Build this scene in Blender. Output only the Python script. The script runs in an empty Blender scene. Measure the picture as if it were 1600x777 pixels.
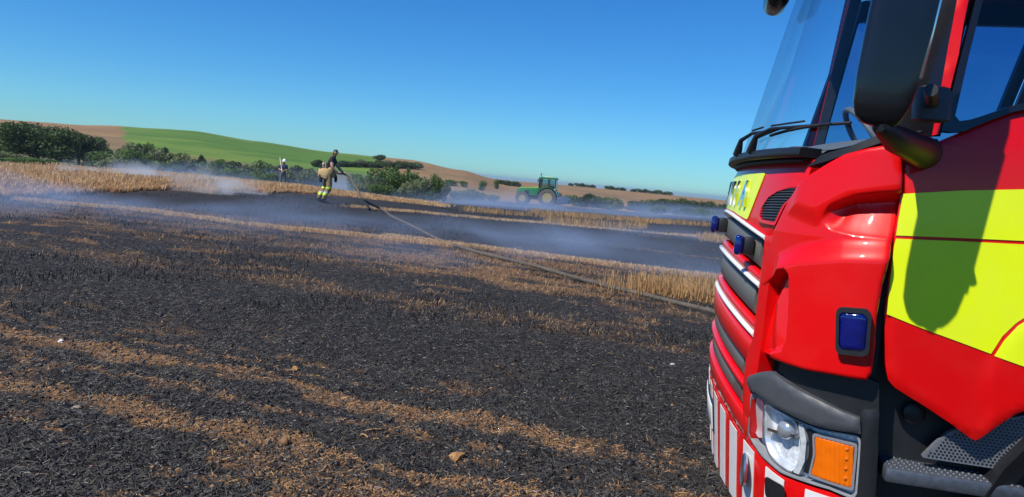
import bpy, bmesh, math, random
import numpy as np
from mathutils import Vector, Matrix
from mathutils.geometry import delaunay_2d_cdt
R = math.radians
random.seed(4); rng = np.random.default_rng(7)
scn = bpy.context.scene
COL = scn.collection

# ------------------------------------------------------------------ camera
F = 1200.0                                   # focal length in photo pixels (1600 wide)
ROLL, PITCH = R(5.15), math.atan(108 / 1200)
CAM = np.array([0, 0, 1.6])
fw = np.array([0, math.cos(PITCH), -math.sin(PITCH)]); rt0 = np.array([1., 0, 0]); up0 = np.cross(rt0, fw)
c_r = math.cos(ROLL) * rt0 + math.sin(ROLL) * up0
c_u = -math.sin(ROLL) * rt0 + math.cos(ROLL) * up0
cd = bpy.data.cameras.new('camera'); cam = bpy.data.objects.new('camera', cd); COL.objects.link(cam)
cd.sensor_fit = 'HORIZONTAL'; cd.sensor_width = 36; cd.lens = 27; cd.clip_start = .05; cd.clip_end = 20000
cam.matrix_world = Matrix(((c_r[0], c_u[0], -fw[0], 0), (c_r[1], c_u[1], -fw[1], 0), (c_r[2], c_u[2], -fw[2], 1.6), (0, 0, 0, 1)))
scn.camera = cam

# ------------------------------------------------------------------ sky, sun, exposure
SUN_AZ, SUN_EL = R(232.5), R(51.5)               # azimuth clockwise from +Y (view direction)
sun_dir = Vector((math.sin(SUN_AZ) * math.cos(SUN_EL), math.cos(SUN_AZ) * math.cos(SUN_EL), math.sin(SUN_EL)))
w = bpy.data.worlds.new('World'); scn.world = w; w.use_nodes = True
wn = w.node_tree; bg = wn.nodes['Background']
sky = wn.nodes.new('ShaderNodeTexSky'); sky.sky_type = 'NISHITA'; sky.sun_disc = False
sky.sun_elevation = SUN_EL; sky.sun_rotation = SUN_AZ
sky.air_density = 1.0; sky.dust_density = 0.0; sky.ozone_density = 4.0; sky.altitude = 0
hs = wn.nodes.new('ShaderNodeHueSaturation'); hs.inputs['Saturation'].default_value = 1.25
gr = wn.nodes.new('ShaderNodeMix'); gr.data_type = 'RGBA'; gr.blend_type = 'MULTIPLY'; gr.inputs[0].default_value = 1; gr.inputs[7].default_value = (.33, .70, 1.0, 1)
wn.links.new(sky.outputs[0], hs.inputs['Color']); wn.links.new(hs.outputs[0], gr.inputs[6]); wn.links.new(gr.outputs[2], bg.inputs[0]); bg.inputs[1].default_value = 0.10
sl = bpy.data.lights.new('sun', 'SUN'); sl.energy = 4.6; sl.angle = R(.53); sl.color = (1, .94, .84)
so = bpy.data.objects.new('sun', sl); COL.objects.link(so); so.rotation_euler = sun_dir.to_track_quat('Z', 'Y').to_euler()
so.location = (-20, -20, 40)
vs = scn.view_settings; vs.view_transform = 'Standard'; vs.look = 'None'; vs.exposure = 0.35; vs.gamma = 1; vs.use_curve_mapping = False
scn.cycles.volume_step_rate = 2.0; scn.cycles.volume_max_steps = 96
scn.cycles.transparent_max_bounces = 16; scn.cycles.volume_bounces = 0

# ------------------------------------------------------------------ pixel helpers (direction only; distance comes from what is touched)
def ray(px, py): return fw + c_r * (px - 800) / F + c_u * (388.5 - py) / F
def colpos(px, r):
    """ground position in the direction of photo column px (at the horizon) at forward distance r"""
    return np.array([(px - 812) / F * r, r])

# ------------------------------------------------------------------ noise
def _hash(ix, iy, seed):
    n = (ix.astype(np.int64) * 374761393 + iy.astype(np.int64) * 668265263 + seed * 1442695041) & 0x7fffffff
    n = ((n ^ (n >> 13)) * 1274126177) & 0x7fffffff
    return ((n ^ (n >> 16)) & 0xffff) / 65535.0
def vnoise(x, y, seed=0):
    ix = np.floor(x); iy = np.floor(y); fx = x - ix; fy = y - iy
    fx = fx * fx * (3 - 2 * fx); fy = fy * fy * (3 - 2 * fy)
    a = _hash(ix, iy, seed); b = _hash(ix + 1, iy, seed); c = _hash(ix, iy + 1, seed); d = _hash(ix + 1, iy + 1, seed)
    return a + (b - a) * fx + (c - a) * fy + (a - b - c + d) * fx * fy
def fbm(x, y, o=4, seed=0):
    s = 0; a = .5; t = 0
    for i in range(o):
        s = s + a * vnoise(x * 2 ** i, y * 2 ** i, seed + i * 17); t += a; a *= .5
    return s / t
def sstep(a, b, x): t = np.clip((x - a) / (b - a), 0, 1); return t * t * (3 - 2 * t)

# ------------------------------------------------------------------ materials
MATS = {}
def nodes(name):
    m = bpy.data.materials.new(name); m.use_nodes = True; nt = m.node_tree
    return m, nt, nt.nodes['Principled BSDF'], nt.links
def pbr(name, col, rough=.5, metal=0, coat=0, var=0, scale=20, bump=0, bscale=80, spec=.5, rand=0, trans=0):
    if name in MATS: return MATS[name]
    m, nt, b, L = nodes(name)
    b.inputs['Roughness'].default_value = rough; b.inputs['Metallic'].default_value = metal
    b.inputs['Coat Weight'].default_value = coat; b.inputs['Coat Roughness'].default_value = .04
    b.inputs['Specular IOR Level'].default_value = spec
    b.inputs['Base Color'].default_value = (*col, 1)
    tc = nt.nodes.new('ShaderNodeTexCoord')
    if var or rand:
        mx = nt.nodes.new('ShaderNodeMix'); mx.data_type = 'RGBA'; mx.blend_type = 'MULTIPLY'; mx.inputs[0].default_value = 1
        mx.inputs[6].default_value = (*col, 1)
        if var:
            n = nt.nodes.new('ShaderNodeTexNoise'); n.inputs['Scale'].default_value = scale; n.inputs['Detail'].default_value = 5
            L.new(tc.outputs['Object'], n.inputs['Vector'])
            src = n.outputs[0]; lo, hi = .3, .7
        else:
            g = nt.nodes.new('ShaderNodeNewGeometry'); src = g.outputs['Random Per Island']; lo, hi = 0, 1; var = rand
        mr = nt.nodes.new('ShaderNodeMapRange'); mr.inputs[1].default_value = lo; mr.inputs[2].default_value = hi
        mr.inputs[3].default_value = 1 - var; mr.inputs[4].default_value = 1 + var
        L.new(src, mr.inputs[0]); L.new(mr.outputs[0], mx.inputs[7]); L.new(mx.outputs[2], b.inputs['Base Color'])
    if bump:
        n2 = nt.nodes.new('ShaderNodeTexNoise'); n2.inputs['Scale'].default_value = bscale; n2.inputs['Detail'].default_value = 4
        L.new(tc.outputs['Object'], n2.inputs['Vector'])
        bp = nt.nodes.new('ShaderNodeBump'); bp.inputs['Strength'].default_value = bump; bp.inputs['Distance'].default_value = .01
        L.new(n2.outputs[0], bp.inputs['Height']); L.new(bp.outputs[0], b.inputs['Normal'])
    if trans:
        tr = nt.nodes.new('ShaderNodeBsdfTranslucent'); tr.inputs[0].default_value = (*[min(1, c * 1.6) for c in col], 1)
        ms = nt.nodes.new('ShaderNodeMixShader'); ms.inputs[0].default_value = trans
        out = nt.nodes['Material Output']; L.new(b.outputs[0], ms.inputs[1]); L.new(tr.outputs[0], ms.inputs[2]); L.new(ms.outputs[0], out.inputs[0])
    MATS[name] = m; return m
def glass(name, tint, ior=1.5, rough=0):
    if name in MATS: return MATS[name]
    m = bpy.data.materials.new(name); m.use_nodes = True; nt = m.node_tree; nt.nodes.clear(); L = nt.links
    o = nt.nodes.new('ShaderNodeOutputMaterial'); t = nt.nodes.new('ShaderNodeBsdfTransparent'); t.inputs[0].default_value = (*tint, 1)
    g = nt.nodes.new('ShaderNodeBsdfGlossy'); g.inputs['Roughness'].default_value = rough
    f = nt.nodes.new('ShaderNodeFresnel'); ge = nt.nodes.new('ShaderNodeNewGeometry'); ir = nt.nodes.new('ShaderNodeMapRange')   # thin pane: same reflectance from both sides
    ir.inputs[3].default_value = ior; ir.inputs[4].default_value = 1 / ior; L.new(ge.outputs['Backfacing'], ir.inputs[0]); L.new(ir.outputs[0], f.inputs[0])
    x = nt.nodes.new('ShaderNodeMixShader'); L.new(f.outputs[0], x.inputs[0]); L.new(t.outputs[0], x.inputs[1]); L.new(g.outputs[0], x.inputs[2]); L.new(x.outputs[0], o.inputs[0])
    MATS[name] = m; return m

RED = pbr('red_paint', (.66, .001, .002), .35, coat=.5, var=.03, scale=3, spec=.2)
YEL = pbr('fluorescent_yellow', (.78, .92, .0), .35, coat=.3, var=.02, scale=6)
def dusty(m, dust, amt, rlo, rhi):
    nt = m.node_tree; L = nt.links; b = nt.nodes['Principled BSDF']; tc = nt.nodes.new('ShaderNodeTexCoord'); src = b.inputs['Base Color'].links[0].from_socket
    n = nt.nodes.new('ShaderNodeTexNoise'); n.inputs['Scale'].default_value = 5; n.inputs['Detail'].default_value = 9; n.inputs['Roughness'].default_value = .72; L.new(tc.outputs['Object'], n.inputs['Vector'])
    r1 = nt.nodes.new('ShaderNodeMapRange'); r1.inputs[1].default_value = .45; r1.inputs[2].default_value = .75; r1.inputs[4].default_value = amt; L.new(n.outputs[0], r1.inputs[0])
    mx = nt.nodes.new('ShaderNodeMix'); mx.data_type = 'RGBA'; mx.inputs[7].default_value = (*dust, 1); L.new(r1.outputs[0], mx.inputs[0]); L.new(src, mx.inputs[6]); L.new(mx.outputs[2], b.inputs['Base Color'])
    r2 = nt.nodes.new('ShaderNodeMapRange'); r2.inputs[1].default_value = .3; r2.inputs[2].default_value = .7; r2.inputs[3].default_value = rlo; r2.inputs[4].default_value = rhi; L.new(n.outputs[0], r2.inputs[0]); L.new(r2.outputs[0], b.inputs['Roughness'])
dusty(RED, (.30, .14, .09), .05, .30, .48); dusty(YEL, (.5, .45, .2), .08, .3, .5)
WHT = pbr('white_vinyl', (.75, .75, .73), .35, coat=.3, var=.05, scale=30)
BLK = pbr('black_plastic', (.012, .013, .015), .45, var=.2, scale=25, bump=.05, bscale=300)
GBLK = pbr('gloss_black', (.006, .006, .008), .22, coat=.25, var=.2, scale=10)
GREYP = pbr('grey_plastic', (.055, .06, .068), .5, var=.12, scale=15, bump=.08, bscale=400)
RUB = pbr('rubber', (.012, .012, .013), .7, var=.2, scale=30)
DKMESH = pbr('grille_mesh', (.12, .12, .11), .5, var=.3, scale=200)
CHROME = pbr('chrome', (.8, .8, .82), .12, metal=1)
ALU = pbr('aluminium', (.55, .56, .58), .35, metal=1, var=.1, scale=30)
TREAD = pbr('step_tread', (.10, .115, .14), .4, metal=.5, var=.25, scale=60)
INT = pbr('cab_interior', (.03, .033, .038), .7, var=.2, scale=10)
DASH = pbr('dashboard_plastic', (.13, .135, .14), .6, var=.1, scale=20)
SEAT = pbr('seat_fabric', (.02, .03, .06), .9, var=.3, scale=40)
GLASS = glass('window_glass', (.66, .78, .86))
DGLASS = glass('dark_tinted_glass', (.18, .32, .50))
WGLASS = glass('windscreen_glass', (.84, .92, .97), 1.6)
CLEAR = glass('clear_lens', (.93, .95, .96), 1.35)
AMBER = pbr('amber_lens', (.85, .16, .0), .12, coat=1, var=.22, scale=12)
BLUE = pbr('blue_lens', (.001, .005, .115), .08, coat=1, var=.25, scale=25)

# ------------------------------------------------------------------ object helpers
def mesh_obj(name, V, Fc, mat, parent=None, smooth=True, sharp=35):
    me = bpy.data.meshes.new(name); me.from_pydata([tuple(v) for v in V], [], Fc); me.update()
    mats = mat if isinstance(mat, list) else [mat]
    for m in mats: me.materials.append(m)
    o = bpy.data.objects.new(name, me); COL.objects.link(o)
    if parent: o.parent = parent
    if smooth:
        me.polygons.foreach_set('use_smooth', [True] * len(me.polygons)); me.set_sharp_from_angle(angle=R(sharp))
    return o
def big_mesh(name, V, Fq, mat, smooth=False, parent=None):
    """numpy verts (n,3), faces (m,k)"""
    me = bpy.data.meshes.new(name); n, k = Fq.shape
    me.vertices.add(len(V)); me.vertices.foreach_set('co', np.ascontiguousarray(V, dtype=np.float32).ravel())
    me.loops.add(n * k); me.loops.foreach_set('vertex_index', np.ascontiguousarray(Fq, dtype=np.int32).ravel())
    me.polygons.add(n); me.polygons.foreach_set('loop_start', np.arange(0, n * k, k, dtype=np.int32))
    me.update(calc_edges=True)
    if smooth: me.polygons.foreach_set('use_smooth', [True] * n)
    me.materials.append(mat)
    o = bpy.data.objects.new(name, me); COL.objects.link(o)
    if parent: o.parent = parent
    return o
def bm_obj(name, bm, mat, parent=None, smooth=True, bevel=0, sharp=35, seg=2):
    if bevel: bmesh.ops.bevel(bm, geom=bm.edges[:], offset=bevel, segments=seg, affect='EDGES', profile=.5, clamp_overlap=True)
    bmesh.ops.recalc_face_normals(bm, faces=bm.faces[:])
    me = bpy.data.meshes.new(name); bm.to_mesh(me); bm.free()
    me.materials.append(mat); o = bpy.data.objects.new(name, me); COL.objects.link(o)
    if parent: o.parent = parent
    if smooth:
        me.polygons.foreach_set('use_smooth', [True] * len(me.polygons)); me.set_sharp_from_angle(angle=R(sharp))
    return o
def box(name, c, s, mat, parent=None, bevel=.01, rot=None, seg=2):
    bm = bmesh.new(); bmesh.ops.create_cube(bm, size=1)
    bmesh.ops.scale(bm, vec=s, verts=bm.verts)
    if bevel: bmesh.ops.bevel(bm, geom=bm.edges[:], offset=bevel, segments=seg, affect='EDGES', profile=.5)
    if rot: bmesh.ops.rotate(bm, cent=(0, 0, 0), matrix=rot, verts=bm.verts)
    bmesh.ops.translate(bm, vec=c, verts=bm.verts)
    return bm_obj(name, bm, mat, parent)
def tube(name, pts, rad, mat, parent=None, n=8, flat=1.0, caps=True):
    pts = [Vector(p) for p in pts]; rads = rad if hasattr(rad, '__len__') else [rad] * len(pts)
    V, Fc = [], []; up = Vector((0, 0, 1))
    for i, p in enumerate(pts):
        t = (pts[min(i + 1, len(pts) - 1)] - pts[max(i - 1, 0)]).normalized()
        if abs(t.z) > .95: up = Vector((1, 0, 0))
        else: up = Vector((0, 0, 1))
        a = t.cross(up).normalized(); b = a.cross(t)
        for j in range(n):
            q = 2 * math.pi * j / n; V.append(p + a * math.cos(q) * rads[i] + b * math.sin(q) * rads[i] * flat)
    for i in range(len(pts) - 1):
        for j in range(n): Fc.append((i * n + j, i * n + (j + 1) % n, (i + 1) * n + (j + 1) % n, (i + 1) * n + j))
    if caps: Fc += [tuple(range(n))[::-1], tuple((len(pts) - 1) * n + j for j in range(n))]
    return mesh_obj(name, V, Fc, mat, parent)
def lathe(name, prof, mat, parent=None, n=24, axis='y', loc=(0, 0, 0), caps=True):
    V, Fc = [], []
    for (r, t) in prof:
        for j in range(n):
            a = 2 * math.pi * j / n; p = [r * math.cos(a), t, r * math.sin(a)]
            if axis == 'x': p = [t, r * math.cos(a), r * math.sin(a)]
            if axis == 'z': p = [r * math.cos(a), r * math.sin(a), t]
            V.append((p[0] + loc[0], p[1] + loc[1], p[2] + loc[2]))
    for i in range(len(prof) - 1):
        for j in range(n): Fc.append((i * n + j, i * n + (j + 1) % n, (i + 1) * n + (j + 1) % n, (i + 1) * n + j))
    if caps: Fc += [tuple(range(n))[::-1], tuple((len(prof) - 1) * n + j for j in range(n))]
    return mesh_obj(name, V, Fc, mat, parent)
def tag(o, label=None, cat=None, group=None, kind=None):
    if label: o['label'] = label
    if cat: o['category'] = cat
    if group: o['group'] = group
    if kind: o['kind'] = kind
    return o
def empty(name, loc=(0, 0, 0), rz=0):
    o = bpy.data.objects.new(name, None); COL.objects.link(o); o.location = loc; o.rotation_euler = (0, 0, rz); o.empty_display_size = .3
    return o
def copy_tree(o, parent=None):
    c = o.copy(); COL.objects.link(c); c.parent = parent
    for ch in o.children: copy_tree(ch, c)
    return c
def catmull(P, n=10, closed=False):
    P = np.array(P, float)
    P = np.vstack([P[-1:], P, P[:2]]) if closed else np.vstack([[2 * P[0] - P[1]], P, [2 * P[-1] - P[-2]]])
    out = []
    for i in range(1, len(P) - 2):
        a, b, c, d = P[i - 1:i + 3]
        for t in np.linspace(0, 1, n, endpoint=False):
            out.append(.5 * (2 * b + (c - a) * t + (2 * a - 5 * b + 4 * c - d) * t * t + (3 * b - a - 3 * c + d) * t ** 3))
    if not closed: out.append(P[-2])
    return np.array(out)

# ================================================================== TERRAIN
TPX = np.array([-1500, 0, 100, 200, 300, 400, 515, 640, 720, 800, 900, 1000, 1130, 1400, 3500.])
TAZ = np.arctan((TPX - 812) / F)
TR = np.array([0, 20, 30, 45, 65, 90, 130, 180, 280, 420, 800, 7000.])
TZ = np.array([
 [0, .0, .1, -.2, -.8, -1.4, -.6, 2, 6.0, 4, -10, -16],
 [0, .03, .1, -.2, -.8, -1.4, -.6, 2, 6.5, 4, -10, -16],
 [0, .03, .1, -.2, -.9, -1.5, -.8, 2, 6.8, 4, -10, -16],
 [0, .03, .1, -.2, -1., -1.6, -1, 1.8, 7.9, 5, -10, -16],
 [0, .05, .12, -.2, -1., -1.7, -1.1, 1.6, 8.5, 5, -10, -16],
 [0, .06, .15, -.15, -1., -1.8, -1.2, 1.3, 6.9, 4, -10, -16],
 [0, .08, .18, -.2, -1., -1.7, -1.2, .8, 5.4, 3, -10, -16],
 [0, .05, .1, -.2, -.9, -1.5, -1., .8, 5.2, 3, -10, -16],
 [0, .02, .05, -.2, -.9, -1.4, -1.2, .3, 3.2, 1.5, -10, -16],
 [0, 0, 0, -.25, -.8, -1.2, -1.8, -1.6, -.4, .7, -10, -16],
 [0, 0, 0, -.25, -.65, -1.0, -2., -2.5, -1.5, .9, -10, -16],
 [0, 0, 0, -.2, -.6, -1., -2.2, -3.2, -2.6, .8, -10, -16],
 [0, 0, 0, -.1, -.4, -.9, -2.2, -3.5, -3.6, .5, -10, -16],
 [0, 0, 0, -.1, -.4, -.9, -2.2, -3.5, -3.6, .4, -10, -16],
 [0, 0, 0, -.1, -.4, -.9, -2.2, -3.5, -3.6, .4, -10, -16]])
def _cub(x, X):
    i = np.clip(np.searchsorted(X, x) - 1, 0, len(X) - 2); t = np.clip((x - X[i]) / (X[i + 1] - X[i]), 0, 1)
    return i, t
# slopes (monotone-ish) for smooth radial interpolation
_d = np.diff(TZ, axis=1) / np.diff(TR)
_m = np.zeros_like(TZ); _m[:, 1:-1] = np.where(_d[:, :-1] * _d[:, 1:] > 0, 2 * _d[:, :-1] * _d[:, 1:] / (_d[:, :-1] + _d[:, 1:] + 1e-12), 0)
def terrain(X, Y):
    X = np.asarray(X, float); Y = np.asarray(Y, float)
    az = np.arctan2(X, Y); az = np.clip(az, TAZ[0], TAZ[-1]); r = np.hypot(X, Y) * np.where(np.abs(az) < 1.2, np.cos(az), np.cos(1.2))
    ia, ta = _cub(az, TAZ); ta = ta * ta * (3 - 2 * ta); ir, tr = _cub(r, TR); hh = TR[ir + 1] - TR[ir]
    def row(a):
        y0, y1, m0, m1 = TZ[a, ir], TZ[a, ir + 1], _m[a, ir] * hh, _m[a, ir + 1] * hh; t = tr
        return y0 * (2 * t**3 - 3 * t * t + 1) + m0 * (t**3 - 2 * t * t + t) + y1 * (-2 * t**3 + 3 * t * t) + m1 * (t**3 - t * t)
    return row(ia) * (1 - ta) + row(ia + 1) * ta
def tz(x, y): return float(terrain(np.array([x]), np.array([y]))[0])
def at(px, r, dz=0):
    p = colpos(px, r); return Vector((p[0], p[1], tz(p[0], p[1]) + dz))

# field rows run at 70 degrees to the left of the view; v is the distance across them
def rowv(X, Y): return .337 * X + .9415 * Y
def rowu(X, Y): return .9415 * X - .337 * Y
BANDS = [(3.05, .22, 1.0), (3.55, .20, 1.0), (4.0, .12, .6), (4.47, .20, 1.05), (4.85, .09, .6), (5.12, .10, .45), (8.05, .4, .42), (8.75, .25, .3), (11.2, .2, .8), (11.9, .25, .75), (12.7, .3, .85),
         (13.6, .3, .9), (14.6, .22, .7), (15.75, .16, 1.0), (18.4, .12, .5), (20.6, .12, .7), (23.8, .14, .55), (28, .18, .6), (34, .3, .5), (2.2, .2, .8), (1.4, .2, .7)]
def brown_mask(X, Y):
    u, v = rowu(X, Y), rowv(X, Y)
    v = v + (fbm(u * .25, v * .25, 3, 5) - .5) * .5 + (fbm(u * 1.2, v * 2.2, 3, 9) - .5) * .3
    m = np.zeros_like(v)
    for c, wd, a in BANDS: m = np.maximum(m, a * np.exp(-((v - c) / wd) ** 2))
    # patchy: break the bands up along their length
    br = fbm(u * .55 + 3, v * 1.6, 4, 31)
    m = m * sstep(.30, .60, br + .08) * np.where(v > 9.5, .35 + .65 * sstep(-10, -4.5, u), .90)
    fine = fbm(X * 9, Y * 9, 4, 77) - .5; vf = fbm(X * 45, Y * 45, 3, 79) - .5; near = 1 / (1 + (np.hypot(X, Y) / 25) ** 2)
    m = sstep(.36, .70, m + (fine * .95 + vf * .7) * near) * np.clip(m * 2.2, 0, 1)
    # scattered scorched soil outside the thick black swathe
    out = 1 - np.exp(-((v - 6.7) / 1.35) ** 4)
    m = np.maximum(m, out * (1 - sstep(15, 18, v)) * sstep(.62, .72, fbm(u * 1.9, v * 3.4, 5, 51) + vf * .15) * .7)
    mid = out * sstep(9.8, 11, v) * (1 - sstep(15.2, 16.8, v)) * (.45 + .55 * sstep(-9.5, -4.5, u))
    m = np.maximum(m, mid * sstep(.38, .57, fbm(u * 1.1, v * 2.6, 5, 61) + vf * .4) * .95)
    trk = np.exp(-((v - 8.2) / .38) ** 2)                       # paler trodden strip beyond the swathe
    m = np.maximum(m, trk * .55 * sstep(.32, .6, fbm(u * 3, v * 5, 4, 71)))
    return np.clip(m, 0, 1)
WF = np.array([(-700, 320), (0, 309), (60, 308), (130, 304), (177, 300), (267, 298), (330, 304), (450, 305), (500, 305), (600, 311), (700, 320), (760, 326)], float)
def pix_ground(px, py, z=.08):
    d = ray(px, py); t = (z - 1.6) / d[2]; p = CAM + d * t; return p[:2]
WFG = np.array([pix_ground(a, b) for a, b in WF]); WFA = np.arctan2(WFG[:, 0], WFG[:, 1]); WFR = np.hypot(WFG[:, 0], WFG[:, 1])
def wheat_front(az): return np.interp(az, WFA, WFR)
print('wheat front', [(int(a), round(float(r), 1)) for (a, b), r in zip(WF, WFR)])

def relief(X, Y, bm_, burnt):
    """clods and chopped burnt straw, fading with distance"""
    RR = np.hypot(X, Y); fade = 1 / (1 + (RR / 14) ** 2); u, v = rowu(X, Y), rowv(X, Y)
    rel = (fbm(X * 2.2, Y * 2.2, 4, 101) - .5) * .07 + (fbm(u * 9, v * 12, 4, 131) - .5) * .05 * (1 - .5 * bm_) + (fbm(X * 38, Y * 38, 3, 151) - .5) * .022
    thick = np.exp(-((v - 6.6) / 1.1) ** 4)                      # deep swathe of burnt straw
    rel = rel + thick * (.03 + (fbm(u * 14, v * 14, 3, 171) - .5) * .05) + bm_ * .012
    return rel * fade * burnt + (fbm(X * .15, Y * .15, 3, 191) - .5) * .12 * sstep(5, 20, RR)
def ground_z(X, Y):
    X = np.asarray(X, float); Y = np.asarray(Y, float)
    return terrain(X, Y) + relief(X, Y, brown_mask(X, Y), 1.0)
def gz(x, y): return float(ground_z(np.array([x]), np.array([y]))[0])

def build_ground():
    offs = np.concatenate([np.linspace(1500, 620, 30), np.linspace(600, 36, 540), np.geomspace(35, .35, 120)])
    rad = 1.6 * F / offs
    rad = np.concatenate([[.02, .5], rad])
    az = np.concatenate([np.linspace(-math.pi, R(-44), 40, endpoint=False), np.linspace(R(-44), R(25), 640), np.linspace(R(25), math.pi, 45)[1:-1]])
    nr, na = len(rad), len(az)
    A, RR = np.meshgrid(az, rad); X = RR * np.sin(A); Y = RR * np.cos(A)
    Z = terrain(X, Y)
    bm_ = brown_mask(X, Y)
    front = wheat_front(A)
    burnt = (1 - sstep(-.6, .8, RR - np.where(A < np.arctan((700 - 812) / F), front + (fbm(X * .6, Y * .6, 3, 3) - .5) * 3, 95 + (fbm(X * .2, Y * .2, 3, 3) - .5) * 10)))
    burnt = np.where((A < -1.2) | (A > 1.2) | (np.abs(A) > 1.3), 1, burnt) * (RR < 200)
    Z = Z + relief(X, Y, bm_, burnt)
    px = 812 + F * np.tan(np.clip(A, -1.3, 1.3)); rf = RR * np.cos(np.clip(A, -1.3, 1.3))
    wob = (fbm(X * .05, Y * .05, 3, 211) - .5)
    green = sstep(-8, 8, px - (196 + wob * 30)) * (1 - sstep(-10, 10, px - (585 + (rf - 150) * .15))) * sstep(-6, 6, rf - (158 + wob * 30 - (px - 300) * .05))
    scrub = sstep(38, 50, rf) * (1 - sstep(-8, 8, rf - (150 + wob * 50))) * (1 - sstep(640, 760, px + wob * 80))
    tan = np.clip(1 - green - scrub, 0, 1) * (1 - burnt)
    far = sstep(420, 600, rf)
    idx = np.arange(nr * na).reshape(nr, na)
    a = idx[:-1, :]; b = idx[1:, :]
    Fq = np.stack([a, np.roll(a, -1, 1), np.roll(b, -1, 1), b], -1).reshape(-1, 4)
    V = np.stack([X, Y, Z], -1).reshape(-1, 3)
    m, nt, bs, L = nodes('field_ground'); N = nt.nodes
    def attr(nm):
        n = N.new('ShaderNodeAttribute'); n.attribute_name = nm; return n.outputs['Color']
    def mix(f, c1, c2, typ='MIX'):
        n = N.new('ShaderNodeMix'); n.data_type = 'RGBA'; n.blend_type = typ
        for s, vv in ((0, f), (6, c1), (7, c2)):
            if isinstance(vv, (int, float)): n.inputs[s].default_value = vv
            elif isinstance(vv, tuple): n.inputs[s].default_value = (*vv, 1)
            else: L.new(vv, n.inputs[s])
        return n.outputs[2]
    tc = N.new('ShaderNodeTexCoord'); 
    def noise(sc, det=5, rough=.6, vec=None):
        n = N.new('ShaderNodeTexNoise'); n.inputs['Scale'].default_value = sc; n.inputs['Detail'].default_value = det; n.inputs['Roughness'].default_value = rough
        L.new(vec or tc.outputs['Object'], n.inputs['Vector']); return n.outputs[0]
    def ramp(src, a, b, c=None):
        n = N.new('ShaderNodeMapRange'); n.inputs[1].default_value = a; n.inputs[2].default_value = b; L.new(src, n.inputs[0]); return n.outputs[0]
    sep = N.new('ShaderNodeSeparateColor'); L.new(attr('m1'), sep.inputs[0])
    sep2 = N.new('ShaderNodeSeparateColor'); L.new(attr('m2'), sep2.inputs[0])
    ash = mix(ramp(noise(55), .35, .68), (.006, .0058, .006), (.040, .037, .036))
    ash = mix(ramp(noise(6), .5, .75), ash, (.022, .018, .016))
    soil = mix(ramp(noise(30), .3, .7), (.10, .052, .026), (.29, .165, .078))
    soil = mix(ramp(noise(140, 3), .5, .62), soil, (.05, .03, .02))
    gmix = mix(sep.outputs[0], ash, soil)
    grn = mix(ramp(noise(.06), .3, .7), (.070, .155, .008), (.105, .20, .012)); grn = mix(ramp(noise(.5), .35, .7), grn, (.055, .125, .008))
    grn = mix(ramp(noise(.022, 2), .45, .6), grn, (.13, .20, .02))
    scr = mix(ramp(noise(.15), .35, .65), (.16, .13, .06), (.06, .09, .03))
    tn = mix(ramp(noise(.05), .3, .7), (.24, .135, .050), (.36, .22, .09)); tn = mix(ramp(noise(.9, 6, .75), .42, .66), tn, (.13, .085, .035))
    tn = mix(ramp(noise(.018, 3), .5, .6), tn, (.17, .12, .055))
    mpn = N.new('ShaderNodeMapping'); mpn.inputs['Rotation'].default_value = (0, 0, R(-17)); mpn.inputs['Scale'].default_value = (.012, .35, 1); L.new(tc.outputs['Object'], mpn.inputs['Vector'])
    stk = noise(1.0, 4, .6, mpn.outputs[0])
    grn = mix(ramp(stk, .5, .62), grn, (.05, .115, .008)); tn = mix(ramp(stk, .48, .66), tn, (.17, .10, .042))
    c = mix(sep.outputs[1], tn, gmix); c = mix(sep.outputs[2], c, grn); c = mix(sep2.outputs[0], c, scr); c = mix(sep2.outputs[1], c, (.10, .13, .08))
    L.new(c, bs.inputs['Base Color']); bs.inputs['Roughness'].default_value = .85; bs.inputs['Specular IOR Level'].default_value = .3
    bp = N.new('ShaderNodeBump'); bp.inputs['Strength'].default_value = .9; bp.inputs['Distance'].default_value = .02
    L.new(noise(70, 6, .7), bp.inputs['Height']); L.new(bp.outputs[0], bs.inputs['Normal'])
    o = big_mesh('ground', V, Fq, m, smooth=True)
    for nm, chans in (('m1', (bm_, burnt, green)), ('m2', (scrub, far, tan))):
        at_ = o.data.color_attributes.new(nm, 'FLOAT_COLOR', 'POINT')
        arr = np.ones((nr * na, 4), np.float32)
        for i, c_ in enumerate(chans): arr[:, i] = c_.ravel()
        at_.data.foreach_set('color', arr.ravel())
    tag(o, kind='structure')
build_ground()
def build_added_sea():  # water sheet added so its sky reflection pales the band below the horizon
    n = 96; V = [(r_ * math.sin(2 * math.pi * i / n), r_ * math.cos(2 * math.pi * i / n), -9.0) for r_ in (700, 7200) for i in range(n)]
    m, nt, bs, L = nodes('added_sea_water'); bs.inputs['Base Color'].default_value = (.02, .06, .09, 1); bs.inputs['Roughness'].default_value = .12
    tc = nt.nodes.new('ShaderNodeTexCoord'); nn = nt.nodes.new('ShaderNodeTexNoise'); nn.inputs['Scale'].default_value = .05; L.new(tc.outputs['Object'], nn.inputs['Vector'])
    bp = nt.nodes.new('ShaderNodeBump'); bp.inputs['Strength'].default_value = .1; L.new(nn.outputs[0], bp.inputs['Height']); L.new(bp.outputs[0], bs.inputs['Normal'])
    tag(mesh_obj('sea', V, [(i, (i + 1) % n, n + (i + 1) % n, n + i) for i in range(n)], m, None, False), kind='structure')
build_added_sea()

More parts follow.
